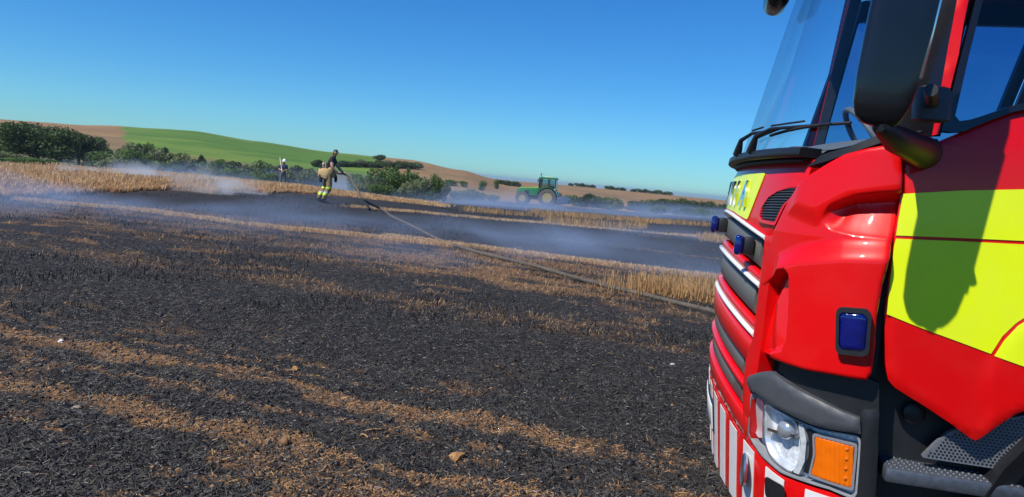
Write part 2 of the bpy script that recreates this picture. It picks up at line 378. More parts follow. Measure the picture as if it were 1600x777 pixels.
# ================================================================== FIRE ENGINE
# truck frame: x forward, y to its left (towards the camera), z up; front centre at x = 0
TA = R(12)
t_h = np.array([-math.cos(TA), math.sin(TA), 0]); t_n = np.array([-math.sin(TA), -math.cos(TA), 0])
TO = np.array([1.0327, 3.7792, 0.])
PLAN = catmull([(0, 0), (-.006, .2), (-.022, .4), (-.052, .6), (-.085, .76), (-.125, .9), (-.175, 1.01), (-.235, 1.095), (-.31, 1.155), (-.40, 1.195), (-.50, 1.213), (-.9, 1.225), (-2.6, 1.24), (-8, 1.24)], 60)
_a = np.concatenate([[0], np.cumsum(np.hypot(*np.diff(PLAN, axis=0).T))]); _t = np.concatenate([np.arange(0, 2.2, .006), np.linspace(2.2, _a[-1], 40)])
_full = np.concatenate([-_t[1:400][::-1], _t]); _px, _py = np.interp(np.abs(_full), _a, PLAN[:, 0]), np.sign(_full) * np.interp(np.abs(_full), _a, PLAN[:, 1])
_k = np.hanning(41); _k /= _k.sum(); _i0 = len(_t[1:400]); _ix = np.arange(len(_full)); _sm = [np.convolve(q, _k, 'same') for q in (_px, _py)]
_ok = (_ix > 60) & (_full < 1.9); _px, _py = np.where(_ok, _sm[0], _px), np.where(_ok, _sm[1], _py); PLAN = np.stack([_px[_i0:], _py[_i0:]], -1); PLAN[0, 1] = 0
ARC = np.concatenate([[0], np.cumsum(np.hypot(*np.diff(PLAN, axis=0).T))])
def lean(z): return np.interp(z, [.3, .85, 1.5, 1.8, 3], [-.07, 0, 0, -.04, -.30])
def tumble(z): return np.interp(z, [1.85, 3], [1, .93])
def S(s, z, off=0):
    """point on the cab skin: s = distance round the plan from the front centre, moved outwards by off"""
    a = abs(s); sg = 1 if s >= 0 else -1
    x = np.interp(a, ARC, PLAN[:, 0]); y = np.interp(a, ARC, PLAN[:, 1])
    x1 = np.interp(a + .02, ARC, PLAN[:, 0]); y1 = np.interp(a + .02, ARC, PLAN[:, 1]); x0 = np.interp(max(a - .02, 0), ARC, PLAN[:, 0]); y0 = np.interp(max(a - .02, 0), ARC, PLAN[:, 1])
    tx, ty = x1 - x0, y1 - y0; l = math.hypot(tx, ty); nx, ny = ty / l, -tx / l
    return Vector((x + lean(z) + nx * off, sg * (y * tumble(z) + ny * off), z))
def s_of_y(y): return math.copysign(float(np.interp(abs(y), PLAN[:300, 1], ARC[:300])), y)
def s_of_x(x): return float(np.interp(-x, -PLAN[:, 0], ARC))
_co = CAM - TO; CO = np.array([_co @ t_h, _co @ t_n, 1.6])
def hit(px, py):
    """(s, z) where the sight line through a photo pixel meets the cab skin"""
    d = ray(px, py); D = np.array([d @ t_h, d @ t_n, d[2]]); z = 1.2
    for _ in range(8):
        P = PLAN * [1, tumble(z)] + [lean(z), 0]; a = P[:-1]; b = P[1:] - a; den = D[0] * b[:, 1] - D[1] * b[:, 0]; r = a - CO[:2]
        t = (r[:, 0] * b[:, 1] - r[:, 1] * b[:, 0]) / den; u = (r[:, 0] * D[1] - r[:, 1] * D[0]) / den
        ok = (u >= -1e-6) & (u <= 1 + 1e-6) & (t > 0); i = np.where(ok)[0]; i = i[np.argmin(t[i])]; z = CO[2] + D[2] * t[i]
    return (float(ARC[i] + u[i] * (ARC[i + 1] - ARC[i])), float(z))
def hits(pts): return [hit(*p) for p in pts]
def rounded(poly, r, n=4):
    out = []; m = len(poly)
    for i in range(m):
        p0, p, p1 = (np.array(poly[j % m]) for j in (i - 1, i, i + 1))
        a, b = p0 - p, p1 - p; la, lb = np.hypot(*a), np.hypot(*b); q = min(r, la * .45, lb * .45); A_, B_ = p + a / la * q, p + b / lb * q
        for t in np.linspace(0, 1, n): out.append(tuple((1 - t) ** 2 * A_ + 2 * t * (1 - t) * p + t * t * B_))
    return out
def inside(P, poly):
    P = np.asarray(P); x, y = P[..., 0], P[..., 1]; c = np.zeros(x.shape, bool); n = len(poly)
    for i in range(n):
        (x0, y0), (x1, y1) = poly[i - 1], poly[i]
        if y0 == y1: continue
        c ^= ((y0 > y) != (y1 > y)) & (x < (x1 - x0) * (y - y0) / (y1 - y0) + x0)
    return c
def sdist(P, poly):
    """signed distance to a polygon, positive inside"""
    P = np.asarray(P, float).reshape(-1, 2); d = np.full(len(P), 9.)
    for i in range(len(poly)):
        a, b = np.array(poly[i - 1]), np.array(poly[i]); ab = b - a
        t = np.clip(((P - a) @ ab) / max(ab @ ab, 1e-12), 0, 1); d = np.minimum(d, np.hypot(*(P - a - t[:, None] * ab).T))
    return np.where(inside(P, poly), d, -d)
def patch(name, poly, mat, parent, off=0., thick=.02, step=.04, disp=None, edge=0):
    """a curved panel: (s, z) outline laid on the cab skin, with a turned-in rim of depth thick"""
    bnd = []
    for i in range(len(poly)):
        a, b = np.array(poly[i]), np.array(poly[(i + 1) % len(poly)]); k = max(1, int(np.hypot(*(b - a)) / step + .5))
        bnd += [tuple(a + (b - a) * t) for t in np.arange(k) / k]
    bnd = [p for i, p in enumerate(bnd) if math.dist(p, bnd[i - 1]) > 1e-5]
    P = np.array(bnd); lo, hi = P.min(0), P.max(0)
    gx, gy = np.meshgrid(np.arange(lo[0] + step / 2, hi[0], step), np.arange(lo[1] + step / 2, hi[1], step)); G = np.stack([gx.ravel(), gy.ravel()], -1)
    if len(G): G = G[sdist(G, bnd) > step * .4]
    n = len(bnd); allp = [Vector(p) for p in bnd] + [Vector(p) for p in G]
    vv, _, ff, *_ = delaunay_2d_cdt(allp, [(i, (i + 1) % n) for i in range(n)], [list(range(n))], 1, 1e-6)
    q = np.array([(p.x, p.y) for p in vv]); dz = disp(q) if disp else np.zeros(len(q))
    if edge:                                                 # rolled edge
        e = np.clip(sdist(q, bnd) / edge, 0, 1); dz = dz - edge * .6 * (1 - np.sqrt(np.clip(1 - (1 - e) ** 2, 0, 1)))
    V = [S(p[0], p[1], off + d) for p, d in zip(q, dz)]; Fc = [tuple(f) for f in ff]
    if thick:
        from collections import Counter
        cnt = Counter(); 
        for f in Fc:
            for i in range(len(f)): cnt[frozenset((f[i - 1], f[i]))] += 1
        mp = {}
        for f in list(Fc):
            for i in range(len(f)):
                a, b = f[i - 1], f[i]
                if cnt[frozenset((a, b))] == 1:
                    for c in (a, b):
                        if c not in mp: mp[c] = len(V); V.append(S(q[c][0], q[c][1], off + dz[c] - thick))
                    Fc.append((b, a, mp[a], mp[b]))
    o = mesh_obj(name, V, Fc, mat, parent, True, 40)
    return o
def band(name, y0, y1, zlo, zhi, mat, parent, off=0., thick=.03, n=22, droop=0.):
    """a bar that follows the front of the cab from y0 to y1 (closed section)"""
    V, Fc = [], []
    for i in range(n + 1):
        y = y0 + (y1 - y0) * i / n; s = s_of_y(y); dr = droop * (1 - (abs(y) / .85) ** 2)
        a, b = (f(y) if callable(f) else f for f in (zlo, zhi)); c = min(.006, (b - a) * .3)
        for (z, o_) in ((a, off - thick), (a, off - c), (a + c, off), (b - c, off), (b, off - c), (b, off - thick)): V.append(S(s, z + dr, o_))
    for i in range(n):
        for j in range(6): Fc.append((i * 6 + j, i * 6 + (j + 1) % 6, i * 6 + 6 + (j + 1) % 6, i * 6 + 6 + j))
    Fc += [tuple(range(6))[::-1], tuple(n * 6 + j for j in range(6))]
    return mesh_obj(name, V, Fc, mat, parent, True, 50)
def ring(name, outer, inner, mat, parent, off=0., thick=.03, n=64):
    def rs(poly):
        P = np.array(poly + [poly[0]]); a = np.concatenate([[0], np.cumsum(np.hypot(*np.diff(P, axis=0).T))]); t = np.linspace(0, a[-1], n, endpoint=False)
        return np.stack([np.interp(t, a, P[:, 0]), np.interp(t, a, P[:, 1])], -1)
    A_, B_ = rs(outer), rs(inner); V, Fc = [], []
    for P, o_ in ((A_, off - thick), (A_, off), (B_, off), (B_, off - thick)): V += [S(p[0], p[1], o_) for p in P]
    for k in range(3):
        for j in range(n): Fc.append((k * n + j, k * n + (j + 1) % n, (k + 1) * n + (j + 1) % n, (k + 1) * n + j))
    return mesh_obj(name, V, Fc, mat, parent, True, 40)

def build_truck():
    T = empty('fire_engine', tuple(TO), math.atan2(t_h[1], t_h[0]))
    tag(T, 'red fire engine with fluorescent yellow door panels and red and white striped bumper', 'fire engine')
    # ---- corner air deflector
    dpoly = hits([(1410, 229), (1385, 228), (1361, 232), (1324, 242), (1290, 262), (1258, 283), (1236, 310), (1216, 352), (1203, 392), (1192, 450), (1185, 510), (1184, 536), (1188, 549), (1225, 562), (1268, 577), (1310, 584), (1339, 589), (1354, 591), (1361, 580), (1366, 540), (1369, 496), (1378, 442), (1389, 402), (1399, 360), (1407, 316), (1410, 280)])
    ch = hits([(1284, 346), (1300, 328), (1335, 316), (1440, 308), (1440, 372), (1380, 372), (1330, 367), (1295, 358)])
    sc = hits([(1197, 447), (1213, 433), (1230, 423), (1242, 421), (1248, 430), (1248, 470), (1244, 528), (1236, 548), (1216, 553), (1166, 553), (1166, 447)])
    bu = hits([(1225, 405), (1260, 392), (1320, 384), (1450, 384), (1450, 620), (1215, 620), (1205, 470)])
    up = hits([(1500, 150), (1260, 240), (1240, 330), (1280, 345), (1330, 318), (1500, 300)])
    cs0, cs1 = min(p[0] for p in ch), hit(1400, 340)[0]; zt, zb = hit(1240, 424)[1], hit(1215, 553)[1]
    def disp(q):
        cu_, cl_ = np.interp(q[:, 0], *np.array(sorted(hits([(1284, 346), (1300, 326), (1335, 315), (1370, 312), (1440, 310)]))).T), np.interp(q[:, 0], *np.array(sorted(hits([(1284, 347), (1300, 360), (1335, 369), (1380, 373), (1440, 374)]))).T)
        t = (q[:, 1] - cl_) / np.maximum(cu_ - cl_, .004)                     # 0 at the lower edge of the channel, 1 at its upper lip
        a = np.clip(t, 0, 1) ** .8 * (1 - sstep(.90, 1.22, t)) * sstep(cs0, cs0 + .07, q[:, 0])
        b = sstep(-.004, .016, sdist(q, sc)) * (.024 + .036 * sstep(zb, zt, q[:, 1]))
        c = sstep(-.03, .055, sdist(q, bu)); d = sstep(-.03, .05, sdist(q, up))
        return .012 + .016 * d - .060 * a + .040 * c - b
    patch('corner_deflector', dpoly, RED, T, .0, .05, .005, disp, .016)
    # ---- black cab structure behind the panels
    patch('inner_structure', [(s_of_y(-.95), .40), (s_of_x(-.47), .40), (s_of_x(-.47), 1.80), (s_of_y(-.95), 1.80)], BLK, T, -.065, .0, .06)
    patch('entry_recess', [(s_of_x(-.40), .50), (s_of_x(-1.0), .50), (s_of_x(-1.0), 1.3), (s_of_x(-.40), 1.3)], BLK, T, -.12, .0, .06)
    lathe('recess_knob', [(.03, 0), (.036, .01), (.036, .03), (.028, .036), (.012, .037)], BLK, T, 16, 'y', (-.62, 1.10, .935))
    # ---- bonnet lid under the windscreen
    lid_low = hit(1205, 352)[1]
    sl_ = s_of_y(.965)
    lid = [(-sl_, 1.70), (-sl_ + .1, 1.765), (sl_ - .1, 1.765), (sl_ + .05, 1.765), (sl_ + .05, 1.70), (s_of_y(.93), 1.55), (s_of_y(.9), 1.47), (s_of_y(.7), 1.485), (s_of_y(.35), 1.52), (0, 1.53), (s_of_y(-.35), 1.52), (s_of_y(-.7), 1.485), (-s_of_y(.9), 1.47)]
    L_ = patch('bonnet_lid', lid, RED, T, .0, .03, .04, lambda q: -.012 * sstep(1.72, 1.765, q[:, 1]), .008)
    pl = rounded([(s_of_y(-.68), 1.715), (s_of_y(.68), 1.715), (s_of_y(.60), 1.52), (s_of_y(.3), 1.545), (0, 1.553), (s_of_y(-.3), 1.545), (s_of_y(-.60), 1.52)], .02)
    patch('name_plate', pl, YEL, T, .004, .003, .05)
    for i, ch_ in enumerate('SCANIA'):
        cu = bpy.data.curves.new('letter', 'FONT'); cu.body = ch_; cu.size = .155; cu.extrude = .006; cu.align_x = 'CENTER'; cu.offset = .004
        to = bpy.data.objects.new('tmp', cu); COL.objects.link(to); bpy.context.view_layer.update()
        me = bpy.data.meshes.new_from_object(to.evaluated_get(bpy.context.evaluated_depsgraph_get())); bpy.data.objects.remove(to)
        y = -.475 + .19 * i; s = s_of_y(y); p = S(s, 1.575, .011); q = S(s + .02, 1.575, .011); tx = (q - p).normalized(); zu = Vector((lean(1.6) - lean(1.5), 0, .1)).normalized(); nn = tx.cross(zu)
        me.transform(Matrix(((tx.x, zu.x, nn.x, p.x), (tx.y, zu.y, nn.y, p.y), (tx.z, zu.z, nn.z, p.z), (0, 0, 0, 1)))); me.materials.clear(); me.materials.append(CHROME)
        lo = bpy.data.objects.new('letter', me); COL.objects.link(lo); lo.parent = T
    for sg in (1, -1):
        mp = hits([(1262, 290), (1240, 291), (1218, 298), (1203, 308), (1192, 325), (1188, 340), (1192, 346), (1214, 351), (1228, 322)])
        mp = [(sg * a, b) for a, b in mp]; c = np.mean(mp, 0)
        ip = [tuple(c + (np.array(p) - c) * .9) for p in mp]
        fr = ring('intake_surround', [tuple(c + (np.array(p) - c) * 1.06) for p in mp], ip, RED, T, .010, .035)
        m_ = patch('intake_mesh', ip, BLK, T, .0025, .0, .04)
        zs = np.array([p[1] for p in ip]); 
        for z in np.arange(zs.min() + .008, zs.max() - .004, .0105):         # horizontal slats of the intake
            xs = []
            for i in range(len(ip)):
                (a0, z0), (a1, z1) = ip[i - 1], ip[i]
                if (z0 > z) != (z1 > z): xs.append(a0 + (a1 - a0) * (z - z0) / (z1 - z0))
            if len(xs) == 2:
                a0, a1 = sorted(xs)
                tube('intake_slat', [S(a0 + (a1 - a0) * t, z + .006 * t, .006) for t in (.02, .25, .5, .75, .98)], .0026, GREYP, m_, 5)
    # ---- grille: dark openings, red slats and pale strips between them
    Y1 = .845
    D_ = .075
    def slat(z0, z1, mat, off, nm, y1=Y1, th=.05): return band(nm, -y1, y1, z0, z1, mat, T, off, th, 26, D_)
    band('grille_backing', -.9, .9, .66, 1.56, DKMESH, T, -.045, .01, 26, 0)
    slat(1.454, 1.470, WHT, .011, 'pale_strip'); slat(1.470, 1.478, RED, .004, 'grille_slat')
    slat(1.285, 1.318, RED, .000, 'grille_slat'); slat(1.269, 1.285, WHT, .011, 'pale_strip')
    slat(1.095, 1.132, RED, .000, 'grille_slat'); slat(1.077, 1.095, WHT, .011, 'pale_strip')
    slat(.965, 1.066, RED, .006, 'grille_slat'); slat(.850, .880, RED, .004, 'grille_slat', .84); slat(.672, .765, RED, .006, 'grille_slat', .86)
    for z0, z1, yy in ((1.335, 1.433, .78), (1.150, 1.248, .78), (.888, .957, .74), (.773, .842, .74)):
        band('grille_mesh_panel', -yy, yy, z0, z1, DKMESH, T, -.010, .03, 24, D_)
    for sg in (1, -1):          # outer uprights of the grille
        patch('grille_upright', [(sg * a, b) for a, b in ((s_of_y(.815), .67), (s_of_y(.80), .98), (s_of_y(.845), 1.07), (s_of_y(.845), 1.475), (s_of_y(.905), 1.475), (s_of_y(.92), 1.3), (s_of_y(.915), .98), (s_of_y(.895), .85), (s_of_y(.885), .67))], RED, T, .012, .06, .05, None, .01)
    # ---- blue lamps on the grille
    for y in (.70, .0):
        p = S(s_of_y(y), 1.40 + D_ * (1 - (y / .85) ** 2) - .005, 0); 
        b_ = box('lamp_bracket', p + Vector((.012, 0, 0)), (.04, .055, .07), BLK, T, .008)
        b2 = box('blue_lamp', p + Vector((.050, 0, 0)), (.036, .046, .082), BLUE, T, .014, seg=3)
    # ---- side blue lamp on the deflector
    lp = rounded(hits([(1322, 480), (1355, 482), (1361, 490), (1356, 545), (1349, 549), (1319, 546), (1316, 538), (1318, 486)]), .006)
    c = np.mean(lp, 0)
    ring('lamp_bezel', [tuple(c + (np.array(p) - c) * 1.08) for p in lp], [tuple(c + (np.array(p) - c) * .86) for p in lp], BLK, T, .078, .05)
    sl2 = patch('blue_side_lamp', [tuple(c + (np.array(p) - c) * .88) for p in lp], BLUE, T, .080, .02, .008, None, .016)
    # ---- brow over the headlight, and the shelf behind it
    brow = hits([(1174, 594), (1178, 588), (1195, 582), (1212, 580), (1241, 602), (1282, 624), (1320, 643), (1344, 652), (1345, 676), (1310, 671), (1282, 666), (1255, 655), (1230, 643), (1209, 632), (1190, 618), (1178, 609)])
    patch('headlight_brow', brow, GREYP, T, .028, .07, .014, lambda q: 0 * q[:, 0], .014)
    shelf = hits([(1212, 579), (1222, 560), (1268, 572), (1345, 588), (1374, 600), (1374, 660), (1344, 652), (1320, 643), (1282, 624), (1241, 602)])
    patch('brow_shelf', shelf, BLK, T, -.008, .04, .03)
    patch('bumper_end', rounded(hits([(1346, 640), (1374, 640), (1372, 700), (1366, 800), (1336, 800), (1344, 700)]), .01), BLK, T, .014, .06, .02, None, .012)
    # ---- headlight
    H = hits([(1177, 614), (1192, 622), (1209, 635), (1230, 647), (1253, 659), (1282, 670), (1310, 675), (1341, 680), (1345, 688), (1343, 720), (1339, 772), (1333, 779), (1297, 764), (1258, 752), (1221, 738), (1192, 712), (1178, 692), (1171, 678)])
    c = np.mean(H, 0)
    Hh = empty('headlight'); Hh.parent = T
    patch('headlight_housing', H, pbr('lamp_reflector', (.78, .80, .82), .35, metal=.1, var=.3, scale=60), Hh, -.034, .0, .02)
    ring('headlight_bezel', H, [tuple(c + (np.array(p) - c) * (.972, .955)) for p in H], pbr('grey_bezel', (.30, .31, .33), .35, var=.1, scale=30), Hh, .008, .06, 96)
    bowl = rounded(hits([(1191, 629), (1215, 643), (1242, 659), (1249, 690), (1245, 728), (1234, 739), (1204, 718), (1189, 688)]), .03, 6)
    cb = np.mean(bowl, 0)
    def bd(q): 
        e = np.clip(sdist(q, bowl) / .05, 0, 1); return -.035 * np.sqrt(e)
    patch('reflector_bowl', bowl, pbr('bowl_silver', (.82, .84, .86), .28, metal=.55, var=.1), Hh, -.014, .02, .010, bd)
    ring('reflector_rim', [tuple(cb + (np.array(p) - cb) * 1.05) for p in bowl], bowl, ALU, Hh, -.008, .012)
    pc = S(*hit(1222, 672), -.03); nrm = (S(*hit(1222, 672), .0) - pc).normalized()
    me_ = lathe('bulb_shield', [(.034, 0), (.036, .006), (.034, .018), (.026, .028), (.012, .033)], pbr('bulb_shield', (.55, .57, .6), .2, metal=.6), Hh, 20, 'z')
    me_.matrix_local = Matrix.Translation(pc) @ nrm.to_track_quat('Z', 'Y').to_matrix().to_4x4()
    patch('divider', hits([(1196, 668), (1240, 680), (1240, 685), (1196, 673)]), CHROME, Hh, -.008, .02, .02)
    patch('corner_reflector', rounded(hits([(1178, 620), (1188, 628), (1191, 650), (1188, 684), (1180, 684), (1174, 672)]), .01), pbr('bowl_silver', (.82, .84, .86)), Hh, -.012, .02, .012, lambda q: -.012 * np.clip(sdist(q, hits([(1178, 620), (1188, 628), (1191, 650), (1188, 684), (1180, 684), (1174, 672)])) / .02, 0, 1))
    arcs = hits([(1246, 662), (1254, 664), (1259, 690), (1256, 722), (1247, 742), (1238, 738), (1247, 720), (1250, 692)])
    patch('lamp_divider', arcs, pbr('frost', (.6, .62, .63), .3, var=.2, scale=50), Hh, -.004, .03, .015)
    patch('lamp_trim', hits([(1258, 672), (1270, 677), (1273, 700), (1268, 730), (1262, 742), (1253, 738), (1261, 715), (1263, 692)]), BLK, Hh, -.008, .03, .015)
    amb = rounded(hits([(1273, 681), (1300, 688), (1336, 697), (1333, 730), (1330, 763), (1300, 754), (1267, 742), (1274, 712)]), .008)
    Am = patch('indicator', amb, AMBER, Hh, .003, .03, .0034, lambda q: .0013 * np.sin(q[:, 0] * 420), .006)
    ring('indicator_frame', [tuple(np.mean(amb, 0) + (np.array(p) - np.mean(amb, 0)) * (1.12, 1.10)) for p in amb], amb, pbr('pale_trim', (.33, .33, .36), .4, metal=.4), Hh, .004, .03)
    for kz in range(4):
        p = S(*hit(1324 - kz * .8, 702 + kz * 15), .004)
        lathe('indicator_rivet', [(.006, -.002), (.006, .001), (.003, .003)], AMBER, Am, 10, 'y', tuple(p))
    patch('headlight_lens', hits([(1177, 614), (1192, 622), (1209, 635), (1230, 647), (1253, 659), (1266, 666), (1271, 700), (1266, 730), (1262, 752), (1221, 738), (1192, 712), (1178, 692), (1171, 678)]), CLEAR, Hh, .012, .004, .016, None, .006)
    # ---- bumper with red and white stripes
    btop = [(-s_of_y(.92), .66), (0, .735), (s_of_y(.5), .71), (s_of_y(.78), .68), (s_of_y(.87), .675), *hits([(1173, 690), (1178, 697), (1192, 716), (1221, 742), (1258, 757), (1297, 769), (1333, 784)]), (hit(1336, 790)[0], .36), (-s_of_x(-.45), .36), (-s_of_x(-.45), .56), (-s_of_y(1.1), .62)]
    patch('bumper', btop, RED, T, .008, .07, .05, None, .012)
    st = []
    for kq in range(-9, 10):                                 # chevrons leaning away from the centre
        if kq == 0: continue
        sg = 1 if kq > 0 else -1; a0 = .06 + (abs(kq) - 1) * .185
        st.append([(sg * (a0 + .0), .37), (sg * (a0 + .10), .37), (sg * (a0 + .155), .90), (sg * (a0 + .055), .90)])
    def clip(poly, fn):                                      # Sutherland-Hodgman against f(s, z) >= 0
        out = []
        for i in range(len(poly)):
            p, q = poly[i - 1], poly[i]; fp, fq = fn(p), fn(q)
            if (fp >= 0) != (fq >= 0): t = fp / (fp - fq); out.append((p[0] + (q[0] - p[0]) * t, p[1] + (q[1] - p[1]) * t))
            if fq >= 0: out.append(q)
        return out
    tl = sorted([(abs(a), b) for a, b in btop[1:12]]); ts = np.array([a for a, b in tl]); tzv = np.array([b for a, b in tl])
    send = hit(1336, 790)[0]
    for p in st:
        dense = []
        for i in range(4):
            a, b = np.array(p[i]), np.array(p[(i + 1) % 4]); dense += [tuple(a + (b - a) * t) for t in np.arange(8) / 8]
        q = clip(dense, lambda z: np.interp(abs(z[0]), ts, tzv) - .012 - z[1]); q = clip(q, lambda z: send - .012 - abs(z[0])) if q else q
        if len(q) > 2: patch('white_stripe', q, WHT, T, .0105, .003, .03)
    lathe('fog_lamp', [(.062, 0), (.066, .008), (.060, .014), (.052, .010), (.03, .004), (.0, .003)], ALU, T, 24, 'x', tuple(S(s_of_y(.86), .56, .018)))
    lathe('fog_lamp', [(.062, 0), (.066, .008), (.060, .014), (.052, .010), (.03, .004), (.0, .003)], ALU, T, 24, 'x', tuple(S(s_of_y(-.86), .56, .018)))
    band('number_plate', -.26, .26, .52, .635, WHT, T, .022, .015, 8)
    band('plate_holder', -.28, .28, .505, .65, BLK, T, .017, .015, 8)
    patch('tow_cover', rounded([(s_of_y(1.0), .52), (s_of_y(1.0) + .10, .52), (s_of_y(1.0) + .10, .60), (s_of_y(1.0), .60)], .02), BLK, T, .022, .004, .03)
    # ---- door
    xr = s_of_x(-1.46)
    fr_top = [(1411, 246), (1440, 236), (1466, 222), (1500, 208), (1540, 190), (1587, 172)]
    dp = hits(fr_top) + [(s_of_x(-.9), 1.985), (s_of_x(-1.1), 2.0), (xr, 2.0), (xr, 1.22), (s_of_x(-1.30), 1.21), (s_of_x(-1.12), 1.15), (s_of_x(-.99), 1.07)] + hits([(1587, 648), (1556, 668), (1533, 686), (1525, 690), (1516, 685), (1482, 660), (1446, 636), (1418, 619), (1398, 606), (1388, 594), (1384, 571), (1383, 532), (1382, 489), (1386, 460), (1391, 415), (1397, 370), (1405, 320), (1410, 290)])
    crease = hits([(1640, 460), (1587, 506), (1562, 530), (1548, 556), (1536, 585), (1532, 620), (1536, 660), (1528, 700), (1700, 700)])
    shoul = hit(1500, 292)[1]
    def dd(q):
        a = .006 * sstep(0, .02, sdist(q, crease)); return a - .010 * sstep(shoul + .02, shoul + .25, q[:, 1])
    Dn = patch('door', dp, RED, T, .0, .06, .020, dd, .012)
    def dec(px, extra=None, o_=.0028): 
        pts = hits(px)
        return patch('yellow_panel', pts, YEL, Dn, o_, .002, .03, lambda q: dd(q))
    def xq(x, z): return (s_of_x(x), z)
    yt, ym0, ym1, yb = hit(1600, 297)[1], hit(1600, 377)[1], hit(1600, 383)[1], hit(1600, 570)[1]
    def dec2(pts, parent=Dn, off=.0028): return patch('yellow_panel', pts, YEL, parent, off, .002, .028, dd)
    dec2(hits([(1411, 303), (1500, 298), (1598, 296)]) + [(xr - .01, yt + .02), (xr - .01, ym0)] + hits([(1598, 376.5), (1500, 372), (1400, 368), (1404, 340)]))
    dec2(hits([(1399.5, 373), (1500, 377), (1598, 382)]) + [(xr - .01, ym1), (xr - .01, 1.36)] + hits([(1640, 470), (1587, 505), (1566, 525), (1548, 553), (1500, 535), (1440, 513), (1385.5, 491), (1389, 455), (1393, 420)]))
    dec2(hits([(1553, 556), (1568, 532), (1590, 509), (1640, 476)]) + [(xr - .01, 1.34), (xr - .01, 1.235), (s_of_x(-1.28), 1.225), (s_of_x(-1.1), 1.165)] + hits([(1620, 580)]))
    # window frame and glass
    go = hits([(1470, 205), (1484, 158), (1502, 85), (1521, 14)]); k_ = (go[3][0] - go[1][0]) / (go[3][1] - go[1][1])
    go = go + [(go[3][0] + k_ * (2.84 - go[3][1]), 2.84), (xr, 2.86), (xr, 2.0), (s_of_x(-1.1), 1.998), (s_of_x(-.9), 1.982)] + hits([(1587, 173), (1540, 191), (1500, 208)])
    gi = hits([(1490, 190), (1497, 160), (1514, 85), (1532, 14)]); gi = gi + [(gi[3][0] + k_ * (2.72 - gi[3][1]), 2.72), (xr - .06, 2.74), (xr - .06, 2.03), (s_of_x(-1.1), 2.03), (s_of_x(-.9), 2.015)] + hits([(1587, 163), (1540, 180), (1510, 189)])
    ring('window_frame', go, rounded(gi, .02), GBLK, Dn, .004, .05, 120)
    patch('window_glass', gi, GLASS, Dn, -.006, .004, .05)
    # A pillar in red, black seal beside the windscreen
    pa = hits([(1467, 210), (1480, 158), (1498, 85), (1505, 40)]); pb = hits([(1456, 212), (1468, 150), (1482, 70), (1488, 40)])
    topz = 2.86
    ext = lambda q0, q1: (q1[0] + (q1[0] - q0[0]) * (topz - q1[1]) / (q1[1] - q0[1]), topz)
    for sg in (1, -1):
        P_ = pa + [ext(pa[1], pa[3])] + [ext(pb[1], pb[3])] + pb[::-1]
        patch('a_pillar', [(sg * a, b) for a, b in P_], RED, T, .006, .07, .03, None, .008)
        Q_ = pb + [ext(pb[1], pb[3])]; sW = s_of_x(-.33 if sg > 0 else -.40)
        patch('windscreen_seal', [(sg * a, b) for a, b in Q_ + [(sW, topz), (sW, 1.84)]], GBLK, T, .0, .03, .04)
    patch('windscreen', [(-s_of_x(-.41), 1.80), (s_of_x(-.34), 1.80), (s_of_x(-.34), 2.86), (-s_of_x(-.41), 2.86)], WGLASS, T, -.004, .006, .05)
    # cowl, wipers
    cz = lambda y: 1.768 + .0 * y
    band('cowl', -1.02, 1.00, 1.770, 1.805, BLK, T, .050, .09, 40)
    band('cowl_gap_shade', -.98, .98, 1.750, 1.770, pbr('dark_red_shadow_gap', (.02, .004, .005), .6, var=.2), T, .012, .05, 40)  # dark red strip painted as the shade in the gap below the cowl
    patch('cowl_corner', hits([(1268, 262), (1300, 252), (1339, 238), (1385, 222), (1420, 222), (1440, 205), (1400, 208), (1370, 214), (1330, 231), (1290, 243)]), BLK, T, .02, .04, .02)
    for y0, y1 in ((.30, .66), (.58, 1.06)):
        p0 = S(s_of_y(y0 - .02), 1.80, .050); p1 = S(s_of_y(y0 + .02), 1.862, .06); p2 = S(s_of_y(y0 + .12), 1.888, .040); p3 = S(s_of_y(y1), 1.886, .022)
        W_ = tube('wiper_arm', [p0, p0 * .5 + p1 * .5, p1, p1 * .5 + p2 * .5, p2, p2 * .5 + p3 * .5, p3], [.020, .016, .010, .008, .007, .006, .005], BLK, T, 8)
        a_, b_ = S(s_of_y(y0 + .05), 1.868, .012), S(s_of_y(min(y1, 1.06) + .02), 1.878, .012)
        tube('wiper_blade', [S(s_of_y(y0 + .05 + (y1 - y0) * t), 1.868 + .022 * t,   .012) for t in np.linspace(0, 1, 9)], .006, RUB, W_, 6)
        tube('spray_pipe', [p2 + Vector((.0, 0, .012)), p2 * .4 + p3 * .6 + Vector((.004, 0, .018))], .004, RUB, W_, 6)
    # ---- mirror: tall black housing, arm and foot
    M_ = empty('mirror'); M_.parent = T
    def housing(name, cx, cy, rows, mat):
        V, Fc, n = [], [], 28
        for (z, x0, x1, y0, y1) in rows:
            mx, my, rx, ry = (x0 + x1) / 2, (y0 + y1) / 2, (x1 - x0) / 2, (y1 - y0) / 2
            for j in range(n):
                a = 2 * math.pi * j / n; ca, sa = math.cos(a), math.sin(a); e = .55
                V.append((mx + rx * math.copysign(abs(ca) ** e, ca), my + ry * math.copysign(abs(sa) ** e, sa), z))
        for i in range(len(rows) - 1):
            for j in range(n): Fc.append((i * n + j, i * n + (j + 1) % n, (i + 1) * n + (j + 1) % n, (i + 1) * n + j))
        Fc += [tuple(range(n))[::-1], tuple((len(rows) - 1) * n + j for j in range(n))]
        return mesh_obj(name, V, Fc, mat, M_)
